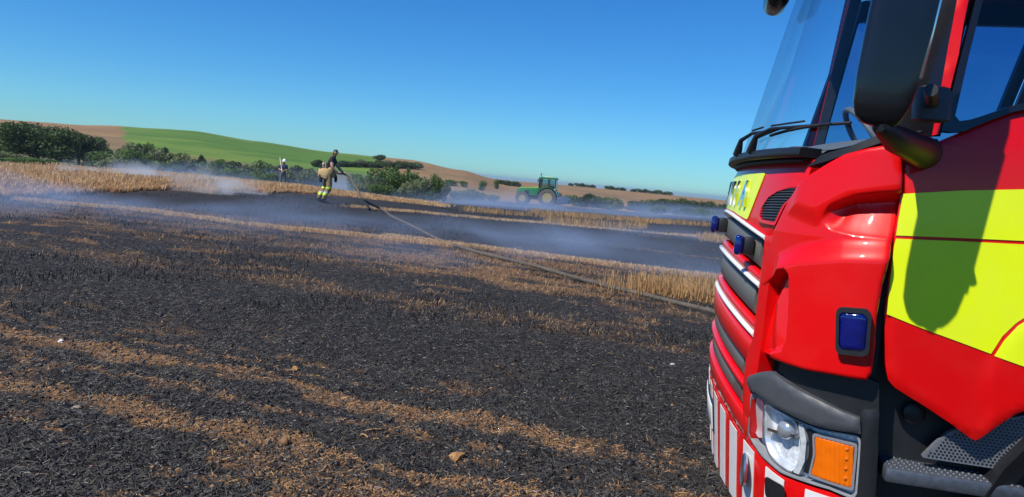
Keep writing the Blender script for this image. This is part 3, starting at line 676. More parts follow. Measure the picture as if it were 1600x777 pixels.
    housing('mirror_housing', 0, 0, [(1.838, -.325, -.275, 1.566, 1.578), (1.845, -.34, -.25, 1.556, 1.586), (1.865, -.352, -.228, 1.55, 1.592), (1.90, -.368, -.217, 1.547, 1.597), (1.98, -.385, -.217, 1.543, 1.60), (2.10, -.400, -.225, 1.54, 1.603), (2.3, -.418, -.240, 1.54, 1.603), (2.5, -.434, -.257, 1.54, 1.603), (2.56, -.43, -.28, 1.545, 1.60), (2.575, -.41, -.31, 1.55, 1.59)], GBLK)
    box('mirror_glass', (-.402, 1.571, 2.2), (.012, .045, .46), CHROME, M_, .004, Matrix.Rotation(R(-6), 3, 'Y'))
    tube('mirror_arm', [(-.52, 1.19, 1.80), (-.50, 1.28, 1.797), (-.45, 1.38, 1.80), (-.36, 1.50, 1.812), (-.30, 1.565, 1.84), (-.28, 1.573, 1.90)], [.052, .050, .046, .040, .024, .016], BLK, M_, 14)
    box('mirror_foot', (-.50, 1.225, 1.80), (.11, .06, .08), BLK, M_, .03, seg=4)
    housing('arm_cover', 0, 0, [(1.885, -.52, -.45, 1.32, 1.37), (1.89, -.535, -.435, 1.31, 1.38), (1.96, -.535, -.43, 1.305, 1.385), (1.985, -.525, -.435, 1.31, 1.38), (1.99, -.51, -.45, 1.325, 1.37)], GREYP)
    tube('support_arm', [(-.49, 1.345, 1.94), (-.46, 1.42, 1.94), (-.42, 1.55, 1.95)], .018, BLK, M_, 10)
    # front mirror hung over the windscreen
    tube('front_mirror_arm', [S(s_of_y(.1), 2.90, .0), S(s_of_y(.1), 2.80, .08), S(s_of_y(.1), 2.62, .11)], .014, BLK, T, 8)
    box('front_mirror', S(s_of_y(.1), 2.565, .10), (.10, .26, .17), GBLK, T, .045, seg=4)
    # ---- steps under the door
    def stepb(z, y0, y1, x0, x1):
        b = box('step_board', ((x0 + x1) / 2, (y0 + y1) / 2, z - .025), (x1 - x0, y1 - y0, .05), TREAD, T, .010)
        for i in range(5):
            y = y0 + .02 + (y1 - y0 - .04) * i / 4
            for j in range(22):
                x = x0 + .02 + (x1 - x0 - .04) * j / 21
                box_ = bpy.data.objects.new('tread_stud', STUD); COL.objects.link(box_); box_.parent = b; box_.location = (x, y, z)
        return b
    bm = bmesh.new(); bmesh.ops.create_cone(bm, cap_ends=True, segments=6, radius1=.007, radius2=.004, depth=.006); STUD = bpy.data.meshes.new('stud'); bm.to_mesh(STUD); bm.free(); STUD.materials.append(TREAD)
    stepb(.765, 1.075, 1.225, -.95, -.53); stepb(.42, 1.06, 1.225, -.95, -.50)
    box('step_riser', (-.74, 1.075, .60), (.46, .03, .36), BLK, T, .006)
    rv = rounded([(s_of_x(-.64), .80), (s_of_x(-1.02), .80), (s_of_x(-1.02), 1.02), (s_of_x(-.79), .94), (s_of_x(-.72), .90)], .01)
    rz = patch('perforated_riser', rv, pbr('perforated_plate', (.16, .175, .20), .5, metal=.3, var=.2, scale=120), T, -.055, .02, .03)
    bm = bmesh.new(); bmesh.ops.create_circle(bm, cap_ends=True, segments=6, radius=.0042); HOLE = bpy.data.meshes.new('hole'); 
    bmesh.ops.rotate(bm, cent=(0, 0, 0), matrix=Matrix.Rotation(R(90), 3, 'X'), verts=bm.verts); bm.to_mesh(HOLE); bm.free(); HOLE.materials.append(BLK)
    hv = []; hf = []
    for i in range(30):
        for j in range(20):
            x = s_of_x(-.65) + i * .0125 + (j % 2) * .006; z = .81 + j * .0105
            if sdist([(x, z)], rv)[0] > .008:
                p = S(x, z, -.0535); k0 = len(hv)
                for q in range(6): hv.append(p + Vector((.0042 * math.cos(q * math.pi / 3), 0, .0036 * math.sin(q * math.pi / 3))))
                hf.append(tuple(range(k0, k0 + 6)))
    ho = mesh_obj('perforation', hv, hf, BLK, rz, False); ho['kind'] = 'stuff'
    # ---- wheels, arches
    def wheel(x, sg):
        W_ = empty('wheel', (x, sg * 1.06, .5)); W_.parent = T
        k = sg
        lathe('tyre', [(.30, -.14 * k), (.40, -.15 * k), (.48, -.13 * k), (.5, -.09 * k), (.5, .09 * k), (.48, .13 * k), (.40, .15 * k), (.30, .14 * k)], RUB, W_, 40, 'y', caps=False)
        lathe('rim', [(.30, .13 * k), (.29, .10 * k), (.22, .05 * k), (.14, .06 * k), (.13, .13 * k), (.06, .14 * k)], ALU, W_, 32, 'y')
    for x in (-1.46, -5.2):
        for sg in (1, -1): wheel(x, sg)
    def arch(x0, sg):
        V, Fc = [], []; n = 16
        for i in range(n + 1):
            a = R(8) + R(164) * i / n
            for rr_, y in ((.60, .82), (.60, 1.20), (.67, 1.232), (.67, .82)): V.append((x0 + rr_ * math.cos(a), sg * y, .5 + rr_ * math.sin(a)))
        for i in range(n):
            for j in range(4): Fc.append((i * 4 + j, i * 4 + (j + 1) % 4, i * 4 + 4 + (j + 1) % 4, i * 4 + 4 + j))
        mesh_obj('wheel_arch', V, Fc, BLK, T)
    for x in (-1.46, -5.2):
        for sg in (1, -1): arch(x, sg)
    box('chassis', (-3.9, 0, .62), (7.0, .9, .28), BLK, T, .01)
    # ---- far side, roof, crew cab and body
    Fd = patch('door', [(-a, b) for a, b in [(s_of_x(-.47), 1.02), (s_of_x(-.80), .90), (s_of_x(-1.0), 1.08), (s_of_x(-1.2), 1.2), (xr, 1.22), (xr, 2.0), (s_of_x(-.9), 1.98), (s_of_x(-.56), 1.84), (s_of_x(-.47), 1.80)]], RED, T, .0, .05, .06, None, .01)
    ring('window_frame', [(-a, b) for a, b in go], [(-a, b) for a, b in rounded(gi, .02)], GBLK, Fd, .004, .05, 120)
    patch('window_glass', [(-a, b) for a, b in gi], DGLASS, Fd, -.006, .004, .06)
    patch('corner_deflector', [(-a, b) for a, b in dpoly], RED, T, .02, .05, .03, None, .014)
    patch('headlight_lens', [(-a, b) for a, b in H], CHROME, T, .008, .03, .03, None, .006)
    patch('headlight_brow', [(-a, b) for a, b in brow], GREYP, T, .028, .07, .03, None, .014)
    for sg in (1, -1):
        patch('crew_door', [(sg * s_of_x(-1.48), 1.24), (sg * s_of_x(-2.1), 1.24), (sg * s_of_x(-2.16), .75), (sg * s_of_x(-2.95), .75), (sg * s_of_x(-2.95), 2.0), (sg * s_of_x(-1.48), 2.0)], RED, T, .0, .04, .1)
        o_ = [(sg * s_of_x(-1.48), 2.0), (sg * s_of_x(-2.95), 2.0), (sg * s_of_x(-2.95), 2.86), (sg * s_of_x(-1.48), 2.86)]
        i_ = [(sg * s_of_x(-1.62), 2.06), (sg * s_of_x(-2.8), 2.06), (sg * s_of_x(-2.8), 2.66), (sg * s_of_x(-1.62), 2.66)]
        ring('crew_window_frame', o_, rounded(i_, .04), RED, T, .0, .04, 80)
        patch('crew_window', i_, DGLASS, T, -.008, .004, .1)
    for sg in (1, -1):                                        # dark trim inside the pillars and over the doors
        P_ = [(sg * a, b) for a, b in [(pb[0][0] - .02, pb[0][1]), (pa[0][0] + .02, pa[0][1]), (ext(pa[1], pa[3])[0] + .02, topz), (ext(pb[1], pb[3])[0] - .02, topz)]]
        patch('pillar_trim', P_, INT, T, -.072, .0, .06)
        patch('door_card', [(sg * s_of_x(-.50), 1.1), (sg * s_of_x(-1.44), 1.1), (sg * s_of_x(-1.44), 1.99), (sg * s_of_x(-.9), 1.97), (sg * s_of_x(-.60), 1.86)], INT, T, -.066, .0, .08)
    box('headliner', (-1.63, 0, 2.85), (2.6, 1.95, .03), INT, T, .008)
    def ringpts(z, off=0):
        ss = np.concatenate([np.linspace(0, s_of_x(-.6), 16), [s_of_x(-1.5), s_of_x(-3.0)]]); P = [S(s, z, off) for s in ss]
        return P + [Vector((p.x, -p.y, p.z)) for p in P[::-1][:-1]]
    V, Fc = [], []; lv = [(2.855, .004), (2.90, .0), (2.97, -.05), (3.01, -.16)]
    for z, o_ in lv: V += ringpts(z, o_)
    n = len(ringpts(2.7))
    for i in range(len(lv) - 1):
        for j in range(n): Fc.append((i * n + j, i * n + (j + 1) % n, (i + 1) * n + (j + 1) % n, (i + 1) * n + j))
    Fc.append(tuple((len(lv) - 1) * n + j for j in range(n)))
    mesh_obj('roof', V, Fc, RED, T)
    box('light_bar', (-1.1, 0, 3.06), (.3, 1.7, .12), BLUE, T, .04, seg=3)
    box('cab_back_wall', (-2.98, 0, 1.9), (.05, 2.3, 2.0), INT, T, .005)
    box('cab_floor', (-1.75, 0, 1.16), (2.5, 2.2, .06), INT, T, .005)
    Bd = box('equipment_body', (-5.4, 0, 1.95), (4.7, 2.46, 2.3), RED, T, .04)
    for sg in (1, -1):
        for x in (-3.9, -6.7):
            box('roller_shutter', (x, sg * 1.235, 2.0), (1.15, .02, 1.5), ALU, Bd, .004)
        box('roller_shutter', (-5.3, sg * 1.235, 2.15), (1.3, .02, 1.2), ALU, Bd, .004)
        box('yellow_band', (-5.3, sg * 1.236, 1.2), (1.1, .016, .18), YEL, Bd, .002)
    # ---- cab interior
    V, Fc = [], []
    prof = [(1.78, -.02), (1.80, -.04), (1.86, -.22), (1.87, -.38), (1.80, -.46), (1.55, -.48), (1.3, -.46)]
    ys = np.linspace(-.98, .98, 15)
    for y in ys:
        s = s_of_y(y)
        for z, o_ in prof: p = S(s, z, 0); V.append((p.x + o_ + lean(1.8) * 0 - .02, p.y, z + .05 * math.exp(-((y + .5) / .3) ** 2) * (z > 1.8)))
    m = len(prof)
    for i in range(len(ys) - 1):
        for j in range(m - 1): Fc.append((i * m + j, i * m + j + 1, (i + 1) * m + j + 1, (i + 1) * m + j))
    mesh_obj('dashboard', V, Fc, DASH, T)
    for y in (.55, -.55):
        st_ = box('seat', (-1.25, y, 1.55), (.5, .5, .16), SEAT, T, .05, seg=3)
        box('seat_back', (-1.52, y, 1.95), (.16, .48, .75), SEAT, st_, .05, Matrix.Rotation(R(-12), 3, 'Y'), seg=3)
        box('headrest', (-1.62, y, 2.42), (.11, .28, .2), SEAT, st_, .04, seg=3)
    Vt = [(.22 * math.cos(a), .22 * math.sin(a), 0) for a in np.linspace(0, 2 * math.pi, 33)]
    rm = Matrix.Translation((-.72, -.55, 1.95)) @ Matrix.Rotation(R(-55), 4, 'Y')
    sw = tube('steering_wheel', [rm @ Vector(v) for v in Vt], .016, DASH, T, 8)
    tube('steering_column', [rm @ Vector((0, 0, 0)), rm @ Vector((0, 0, -.5))], .03, INT, sw, 8)
    tube('wheel_spoke', [rm @ Vector((-.0, .21, 0)), rm @ Vector((0, 0, -.03)), rm @ Vector((0, -.21, 0))], .02, INT, sw, 6)
    return T
build_truck()

# ================================================================== STUFF ON THE GROUND
STRAW = pbr('dry_straw', (.42, .26, .115), .8, rand=.35, trans=.25)
WHEAT = pbr('ripe_wheat', (.53, .36, .19), .8, rand=.30, trans=.3)
CHAR = pbr('charred_straw', (.021, .0195, .0185), .55, rand=.8)
SOILM = pbr('dry_soil', (.22, .122, .058), .9, rand=.35)
def blades(name, XY, h, wdt, mat, lean_=.25, z=None, two=True):
    """upright stalks: each a narrow tapering strip of two triangles"""
    n = len(XY); z = terrain(XY[:, 0], XY[:, 1]) if z is None else z
    a = rng.uniform(0, math.pi, n); h = h * rng.uniform(.6, 1.2, n); dx, dy = np.cos(a) * wdt / 2, np.sin(a) * wdt / 2
    lx, ly = rng.normal(0, lean_, n) * h, rng.normal(0, lean_, n) * h
    base = np.stack([XY[:, 0], XY[:, 1], z - .02], -1); top = base + np.stack([lx, ly, h + .02], -1); d = np.stack([dx, dy, 0 * dx], -1)
    V = np.stack([base - d, base + d, top + d * .6, top - d * .6], 1).reshape(-1, 3); Fq = np.arange(4 * n).reshape(n, 4)
    return big_mesh(name, V, Fq, mat)
def flats(name, XY, ln, wdt, mat, zoff=.0, tilt=.35, dirn=None):
    """lying stems: three-sided splinters"""
    n = len(XY); z = ground_z(XY[:, 0], XY[:, 1]) + zoff; a = rng.uniform(0, 2 * math.pi, n); ln = ln * rng.uniform(.4, 1.5, n); t = np.abs(rng.normal(0, tilt, n))
    d = np.stack([np.cos(a) * np.cos(t), np.sin(a) * np.cos(t), np.sin(t)], -1) * ln[:, None]; s_ = np.stack([-np.sin(a), np.cos(a), 0 * a], -1) * (wdt * rng.uniform(.6, 1.4, n))[:, None]
    b = np.stack([XY[:, 0], XY[:, 1], z + .002], -1); u_ = np.array([0, 0, 1.]) * (wdt)
    V = np.stack([b - s_ / 2, b + s_ / 2, b + u_, b - s_ / 2 * .6 + d, b + s_ / 2 * .6 + d, b + u_ * .6 + d], 1).reshape(-1, 3)
    k = (np.arange(n) * 6)[:, None]
    Fq = np.concatenate([k + np.array([[0, 3, 5, 2]]), k + np.array([[1, 2, 5, 4]])], 0)
    return big_mesh(name, V, Fq, mat)
def chunks(name, XY, size, mat):
    n = len(XY); z = ground_z(XY[:, 0], XY[:, 1]); oc = np.array([(1, 0, 0), (-.4, .9, 0), (-.6, -.8, 0), (.1, .1, .8), (0, 0, -.5)])
    a = rng.uniform(0, 6.28, n); sz = size * rng.lognormal(0, .45, n); ca, sa = np.cos(a), np.sin(a)
    P = oc[None] * sz[:, None, None] * rng.uniform(.65, 1.35, (n, 5, 3)); X = P[..., 0] * ca[:, None] - P[..., 1] * sa[:, None]; Y = P[..., 0] * sa[:, None] + P[..., 1] * ca[:, None]
    V = np.stack([X + XY[:, :1], Y + XY[:, 1:], P[..., 2] + z[:, None] + .15 * sz[:, None]], -1).reshape(-1, 3); k = (np.arange(n) * 5)[:, None]
    Fq = np.concatenate([k + np.array([f]) for f in ((0, 1, 3), (1, 2, 3), (2, 0, 3), (1, 0, 4), (2, 1, 4), (0, 2, 4))], 0)
    return big_mesh(name, V, Fq, mat)
def fan(n, r0, r1, a0=-37, a1=18, power=1.0):
    """random points in the field in front of the camera, denser near by"""
    r = r0 * (r1 / r0) ** (rng.uniform(0, 1, n) ** power); a = np.radians(rng.uniform(a0, a1, n)); return np.stack([r * np.sin(a), r * np.cos(a)], -1)
P = fan(110000, 3.0, 15); bmk = brown_mask(P[:, 0], P[:, 1]); vv_ = rowv(P[:, 0], P[:, 1])
sel = rng.uniform(0, 1, len(P)) < (1 - .93 * bmk)
tag(flats('charred_straw', P[sel], .040, .0050, CHAR), 'chopped charred black straw lying all over the burnt field', 'burnt straw', kind='stuff')
P = fan(60000, 3.0, 22); bmk = brown_mask(P[:, 0], P[:, 1]); sel = rng.uniform(0, 1, len(P)) < bmk * .34 + .008
tag(flats('loose_straw', P[sel], .032, .0038, STRAW), 'loose pale straw lying along the unburnt rows', 'straw', kind='stuff')
P = fan(110000, 3.0, 16); bmk = brown_mask(P[:, 0], P[:, 1]); sel = rng.uniform(0, 1, len(P)) < bmk * .8 + .02
tag(chunks('soil_crumbs', P[sel], .0058, SOILM), 'crumbs of dry brown soil along the rows', 'soil', kind='stuff')
P = fan(50000, 3.0, 16)
tag(chunks('charred_clods', P, .0075, CHAR), 'charred black crumbs and clods across the field', 'burnt soil', kind='stuff')
P = fan(9000, 3.0, 14)
tag(flats('ash_flecks', P, .018, .004, pbr('grey_ash', (.20, .19, .18), .9, rand=.5)), 'pale grey flecks of ash scattered over the char', 'ash', kind='stuff')
# burnt stalks still standing, in rows
P = fan(30000, 8, 45); v_ = rowv(P[:, 0], P[:, 1]); st = np.round(v_ / .18) * .18; dv = st - v_; P = P + np.outer(dv * .8, [.337, .9415])
sel = fbm(P[:, 0] * .5, P[:, 1] * .5, 3, 301) > .5
P = P[sel]; r_ = np.hypot(P[:, 0], P[:, 1]); P = P[r_ < wheat_front(np.arctan2(P[:, 0], P[:, 1])) - .3]
tag(blades('charred_stubble', P, .055, .006 + .0004 * np.hypot(P[:, 0], P[:, 1]), CHAR, .3, ground_z(P[:, 0], P[:, 1])), 'blackened stubble stalks standing in rows on the burnt field', 'burnt stubble', kind='stuff')
P = fan(80000, 8, 40); v_ = rowv(P[:, 0], P[:, 1]); bmk = brown_mask(P[:, 0], P[:, 1]); P = P[rng.uniform(0, 1, len(P)) < bmk * .6]
r_ = np.hypot(P[:, 0], P[:, 1]); P = P[r_ < wheat_front(np.arctan2(P[:, 0], P[:, 1]))]
tag(blades('scorched_stubble', P, .045, .004 + .0003 * np.hypot(P[:, 0], P[:, 1]), STRAW, .9, ground_z(P[:, 0], P[:, 1])), 'thin scorched straw stubble along the brown rows', 'stubble', kind='stuff')
# standing wheat behind the burnt edge
def wheat():
    n = 90000; az = rng.uniform(math.atan((-90 - 812) / F), math.atan((720 - 812) / F), n); t = rng.uniform(0, 1, n) ** 1.6
    f = wheat_front(az); XYf = np.stack([f * np.sin(az), f * np.cos(az)], -1); f = f + (fbm(XYf[:, 0] * .6, XYf[:, 1] * .6, 3, 3) - .5) * 3
    px = 812 + F * np.tan(az); dep = np.interp(px, [0, 260, 330, 500, 600, 720], [16, 12, 12, 9, 8, 6])
    r = f + t * dep; XY = np.stack([r * np.sin(az), r * np.cos(az)], -1)
    hh = np.interp(px, [0, 250, 330, 500, 620, 720], [.36, .40, .38, .30, .18, .12]) * (.75 + .5 * fbm(XY[:, 0] * .8, XY[:, 1] * .8, 3, 401)) * (.45 + .55 * sstep(0, .12, t))
    keep = rng.uniform(0, 1, n) < (1 - sstep(610, 720, px)) * (1 - .55 * sstep(460, 560, px)); XY, hh = XY[keep], hh[keep]
    return blades('standing_wheat', XY, hh, .032, WHEAT, .22)
tag(wheat(), 'standing ripe golden wheat along the edge of the burnt field', 'wheat', kind='stuff')
def stubble(name, corners, n, h, label, wd=.014, mat=STRAW, gate=.43, lean_=.16):
    Q = np.array([pix_ground(a, b, tz(*pix_ground(a, b, 0))) for a, b in corners]); u, t = rng.uniform(0, 1, n), rng.uniform(0, 1, n)
    P = ((1 - u) * (1 - t))[:, None] * Q[0] + (u * (1 - t))[:, None] * Q[1] + (u * t)[:, None] * Q[2] + ((1 - u) * t)[:, None] * Q[3]
    P = P + rng.normal(0, .004, P.shape) * np.hypot(P[:, 0], P[:, 1])[:, None]; sel = fbm(P[:, 0] * .5, P[:, 1] * .9, 3, 501) + rng.uniform(-.12, .12, len(P)) > gate
    P = P[sel]; tag(blades(name, P, h, wd, mat, lean_, ground_z(P[:, 0], P[:, 1])), label, 'stubble', 'unburnt stubble patches', 'stuff')
stubble('stubble_patch', [(985, 455), (1125, 478), (1135, 450), (990, 442)], 1900, .24, 'tall golden unburnt stubble patch beside the front of the fire engine', .012)
stubble('stubble_patch', [(940, 455), (1000, 466), (1000, 452), (945, 445)], 130, .24, 'sparse stubble stalks beside the hose next to the golden patch', .010)
stubble('stubble_patch', [(850, 353), (1008, 359), (1008, 352), (850, 343)], 2200, .26, 'pale strip of standing stubble beyond the hose with a straight cut end', .016)
stubble('stubble_patch', [(720, 332), (860, 340), (860, 334), (720, 327)], 1100, .22, 'thin stubble strip in the smoke in front of the tractor', .016)
stubble('stubble_patch', [(830, 332), (1110, 354), (1110, 350), (830, 328)], 2600, .26, 'long strip of pale stubble below the tractor wheels', .022)
stubble('stubble_patch', [(1094, 376), (1145, 382), (1145, 374), (1094, 368)], 900, .20, 'golden stubble tuft beyond the blue lamps of the fire engine', .016)
for c4, n_, l in (([(230, 331), (460, 360), (460, 358), (230, 329)], 2600, 'pale straw row crossing the smoky black ground left of the firefighter'), ([(440, 358), (710, 388), (710, 386), (440, 356)], 2600, 'pale straw row running down to the hose below the firefighter'),
        ([(600, 371), (1125, 438), (1125, 435), (600, 368)], 5200, 'long pale straw row crossing under the hose towards the fire engine'), ([(520, 322), (840, 350), (840, 348), (520, 320)], 3200, 'pale straw row running from the firefighter boots towards the tractor'),
        ([(840, 350), (1110, 372), (1110, 370), (840, 348)], 2400, 'pale straw row between the tractor and the fire engine lamps'), ([(20, 312), (240, 331), (240, 329), (20, 310)], 1600, 'pale straw row along the foot of the standing wheat')):
    stubble('straw_row', c4, int(n_ * 1.3), .07, l, .015, WHEAT, .28, .7)

# ================================================================== VEGETATION
def leafmat(name, col): return pbr(name, col, .6, rand=.55, trans=.22, spec=.3)
LEAF = [leafmat('oak_leaf', (.050, .088, .020)), leafmat('thorn_leaf', (.075, .125, .028)), leafmat('sallow_leaf', (.13, .155, .07)), leafmat('hedge_leaf', (.045, .070, .026))]
BARK = pbr('bark', (.09, .065, .045), .9, var=.3, scale=8)
def crown_mesh(name, w_, h_, n, lobes, mat, z0=.0, leaf=.16, seed=0):
    r = np.random.default_rng(seed); C = []
    for k in range(lobes):
        a = r.uniform(0, 6.28); rad = w_ * .5 * math.sqrt(r.uniform(0, .55)); zz = z0 + (h_ - z0) * r.uniform(.22, .8) * (1 - .35 * (rad / (w_ * .5)) ** 2)
        C.append((rad * math.cos(a), rad * math.sin(a), zz, r.uniform(.16, .30) * min(w_, (h_ - z0) * 1.3)))
    C = np.array(C); k = r.integers(0, lobes, n); d = r.normal(size=(n, 3)); d /= np.linalg.norm(d, axis=1)[:, None]; rr = r.uniform(.55, 1.06, n) ** .7
    P = C[k, :3] + d * (C[k, 3] * rr)[:, None] * [1, 1, .85]; P[:, 2] = np.maximum(P[:, 2], z0 * .6 + .03)
    nrm = d + r.normal(0, .6, (n, 3)); nrm /= np.linalg.norm(nrm, axis=1)[:, None]; t = np.cross(nrm, r.normal(size=(n, 3))); t /= np.linalg.norm(t, axis=1)[:, None]; b = np.cross(nrm, t)
    s_ = (leaf * r.uniform(.6, 1.4, n))[:, None]
    V = np.stack([P - t * s_, P - b * s_ * .6, P + t * s_, P + b * s_ * .6], 1).reshape(-1, 3)
    o = big_mesh(name, V, np.arange(4 * n).reshape(n, 4), mat); return o
def make_plant(kind, w_, h_, n, lobes, mat, z0, leaf, seed, trunk):
    e = empty(kind)
    c = crown_mesh('crown' if trunk else 'foliage', w_, h_, n, lobes, mat, z0, leaf, seed); c.parent = e
    r = random.Random(seed); V = []
    if trunk:
        t = tube('trunk', [(0, 0, -.3), (.05, 0, z0 * .6), (.1, .05, h_ * .4), (.05, .1, h_ * .7)], [h_ * .035, h_ * .028, h_ * .02, h_ * .008], BARK, e, 8)
        for i in range(5):
            a = r.uniform(0, 6.28); tube('limb', [(.08, .03, h_ * (.25 + .07 * i)), (w_ * .16 * math.cos(a), w_ * .16 * math.sin(a), h_ * (.42 + .06 * i)), (w_ * .34 * math.cos(a), w_ * .34 * math.sin(a), h_ * (.52 + .06 * i))], [h_ * .014, h_ * .010, h_ * .004], BARK, t, 6)
    else:
        for i in range(5):
            a = r.uniform(0, 6.28); q = r.uniform(.1, .3) * w_; tube('stem', [(q * .3 * math.cos(a), q * .3 * math.sin(a), -.15), (q * math.cos(a), q * math.sin(a), h_ * .6)], [.04, .015], BARK, e, 5)
    return e
PROTO = {
 'oak0': make_plant('oak_tree', 6.0, 6.4, 7000, 22, LEAF[0], .35, .15, 11, True), 'oak1': make_plant('oak_tree', 5.4, 5.6, 6000, 18, LEAF[3], .3, .15, 12, True),
 'thorn': make_plant('thorn_bush', 3.6, 2.6, 3800, 14, LEAF[1], .1, .10, 13, False), 'sallow': make_plant('sallow_bush', 3.4, 2.2, 3400, 12, LEAF[2], .1, .10, 14, False),
 'dark': make_plant('hedge_bush', 3.8, 2.4, 3800, 13, LEAF[3], .1, .11, 15, False), 'thorn2': make_plant('thorn_bush', 3.0, 2.8, 3400, 11, LEAF[1], .1, .10, 16, False)}
SIZE = {'oak0': (6, 6.4), 'oak1': (5.4, 5.6), 'thorn': (3.6, 2.6), 'sallow': (3.4, 2.2), 'dark': (3.8, 2.4), 'thorn2': (3., 2.8)}
USED = set()
HP = np.array([CAM @ fw])
def horizon_y(px): return 281 + .0905 * (px - 810)
ORD = ['first', 'second', 'third', 'fourth', 'fifth', 'sixth', 'seventh', 'eighth', 'ninth', 'tenth', 'eleventh', 'twelfth', 'thirteenth', 'fourteenth', 'fifteenth', 'sixteenth', 'seventeenth', 'eighteenth', 'nineteenth', 'twentieth', 'twenty-first']
def plant(kind, px, r, top, wpx, label, cat, group=None, sink=.1):
    """a plant standing on the terrain at distance r; its height reaches photo row top"""
    p = at(px, r, -sink); h_ = 1.6 + (horizon_y(px) - top) * r / F - p.z; w_ = wpx * r / F
    o = PROTO[kind] if kind not in USED else copy_tree(PROTO[kind]); USED.add(kind)
    o.location = p; o.scale = (w_ / SIZE[kind][0] * 1.05, w_ / SIZE[kind][0] * 1.05, max(.4, h_) / SIZE[kind][1] * 1.06); o.rotation_euler = (0, 0, random.uniform(0, 6.28))
    tag(o, label, cat, group)
G1 = 'dark trees of the grove at the edge of the wheat'
for i, (px, r, top, wd, k) in enumerate(sorted(((-20, 96, 186, 80, 'oak1'), (28, 88, 187, 78, 'oak0'), (62, 100, 189, 70, 'oak1'), (92, 90, 194, 74, 'oak0'), (126, 96, 202, 64, 'oak1'), (152, 104, 211, 52, 'oak0'), (-70, 90, 188, 80, 'oak0')), key=lambda q: -q[0])):
    plant(k, px, r, top, wd, 'dark broad tree in the grove behind the wheat, %s from the green hill side' % ORD[i], 'tree', G1)
G2 = 'bushes between the wheat and the green hill'
lab = {'thorn': 'wide mid green bush in the scrub between wheat and green hill', 'thorn2': 'tall mid green bush in the scrub between wheat and green hill', 'sallow': 'pale grey green bush in the scrub between wheat and green hill', 'dark': 'dark green bush in the scrub between wheat and green hill'}
plant('thorn', 50, 56, 246, 78, 'rounded green bush in front of the dark tree grove', 'bush'); plant('sallow', 10, 60, 238, 60, 'pale hazy bush at the foot of the dark tree grove', 'bush')
plant('sallow', 110, 62, 258, 60, 'pale grey green bush behind the wheat below the grove', 'bush', G2); 
CNT = {}
for px, r, top, wd, k in sorted(((170, 80, 238, 60, 'thorn2'), (185, 66, 246, 55, 'sallow'), (212, 84, 232, 52, 'thorn'), (230, 70, 248, 50, 'dark'), (250, 90, 236, 46, 'sallow'), (262, 72, 252, 55, 'thorn'), (290, 84, 245, 50, 'sallow'), (305, 66, 256, 52, 'dark'),
        (320, 80, 254, 42, 'thorn2'), (335, 64, 262, 46, 'sallow'), (356, 84, 248, 50, 'dark'), (372, 66, 262, 46, 'thorn'), (392, 74, 260, 44, 'sallow'), (410, 90, 252, 40, 'thorn2'), (418, 62, 268, 40, 'thorn'), (442, 84, 257, 52, 'dark'), (470, 80, 256, 44, 'dark'), (486, 66, 266, 36, 'sallow'), (455, 64, 268, 44, 'sallow'), (505, 70, 268, 30, 'thorn'),
        (150, 70, 246, 50, 'dark'), (205, 100, 226, 40, 'sallow'), (280, 104, 238, 36, 'thorn'), (222, 118, 222, 22, 'dark'), (234, 122, 224, 18, 'thorn2'), (262, 120, 228, 20, 'dark'), (318, 120, 240, 16, 'dark'), (345, 112, 248, 24, 'thorn'))):
    CNT[k] = CNT.get(k, 0) + 1; plant(k, px, r, top, wd, lab[k] + ', %s from the grove' % ORD[CNT[k] - 1], 'bush', G2)
G3 = 'bushes in front of the bare brown hill'
for i, (px, r, top, wd, k) in enumerate(sorted(((568, 64, 272, 40, 'thorn'), (590, 60, 276, 44, 'dark'), (610, 68, 262, 56, 'thorn2'), (632, 62, 266, 50, 'thorn'), (652, 66, 270, 40, 'dark'), (664, 60, 280, 36, 'sallow'), (682, 64, 274, 26, 'thorn2'), (645, 56, 286, 40, 'sallow'), (600, 54, 288, 40, 'thorn'), (575, 56, 286, 34, 'sallow'), (698, 70, 284, 22, 'sallow')))):
    plant(k, px, r, top, wd, 'green bush at the foot of the bare brown hill, %s from the firefighter' % ORD[i], 'bush', G3)
plant('dark', 592, 235, 241, 20, 'round dark bush alone on top of the hill', 'bush')
plant('dark', 502, 170, 249, 24, 'dark round bush beside the firefighter at the lower edge of the green field', 'bush')
G4 = 'hedge along the edge of the green field'
for i, px in enumerate(range(532, 660, 11)):
    plant(['dark', 'thorn', 'dark', 'sallow'][i % 4], px, 182 + i * 2, 250 + (i % 3) * 1.2 + max(0, (px - 600)) * .04, 22, 'low hedge bush along the green field edge, %s from the firefighter' % ORD[i], 'bush', G4)
G5 = 'small bushes dotted on the brown slope'
for i, (px, r, top, wd) in enumerate(sorted(((622, 170, 257, 8), (640, 165, 262, 7), (585, 160, 263, 9), (706, 150, 281, 24), (727, 150, 283, 14), (758, 150, 283, 12), (780, 190, 281, 10)))):
    plant('thorn2', px, r, top, wd, 'small isolated bush on the bare brown slope, %s from the firefighter' % ORD[i], 'bush', G5)
G6 = 'hedge at the end of the brown hill'
for i, px in enumerate(range(786, 818, 7)): plant(['dark', 'thorn'][i % 2], px, 255, 281 + i * .8, 12, 'hedge bush at the low end of the brown hill, %s from the tractor' % ORD[4 - i], 'bush', G6)
G7 = 'bushes on the tan field left of the tractor'
for i, (px, r, top, wd) in enumerate(((718, 92, 299, 30), (740, 92, 297, 34), (756, 96, 302, 26), (775, 92, 305, 24))): plant('sallow', px, r, top, wd, 'low grey green bush ahead of the tractor bonnet, %s from it' % ORD[3 - i], 'bush', G7)
G8 = 'hedge trees on the far skyline'
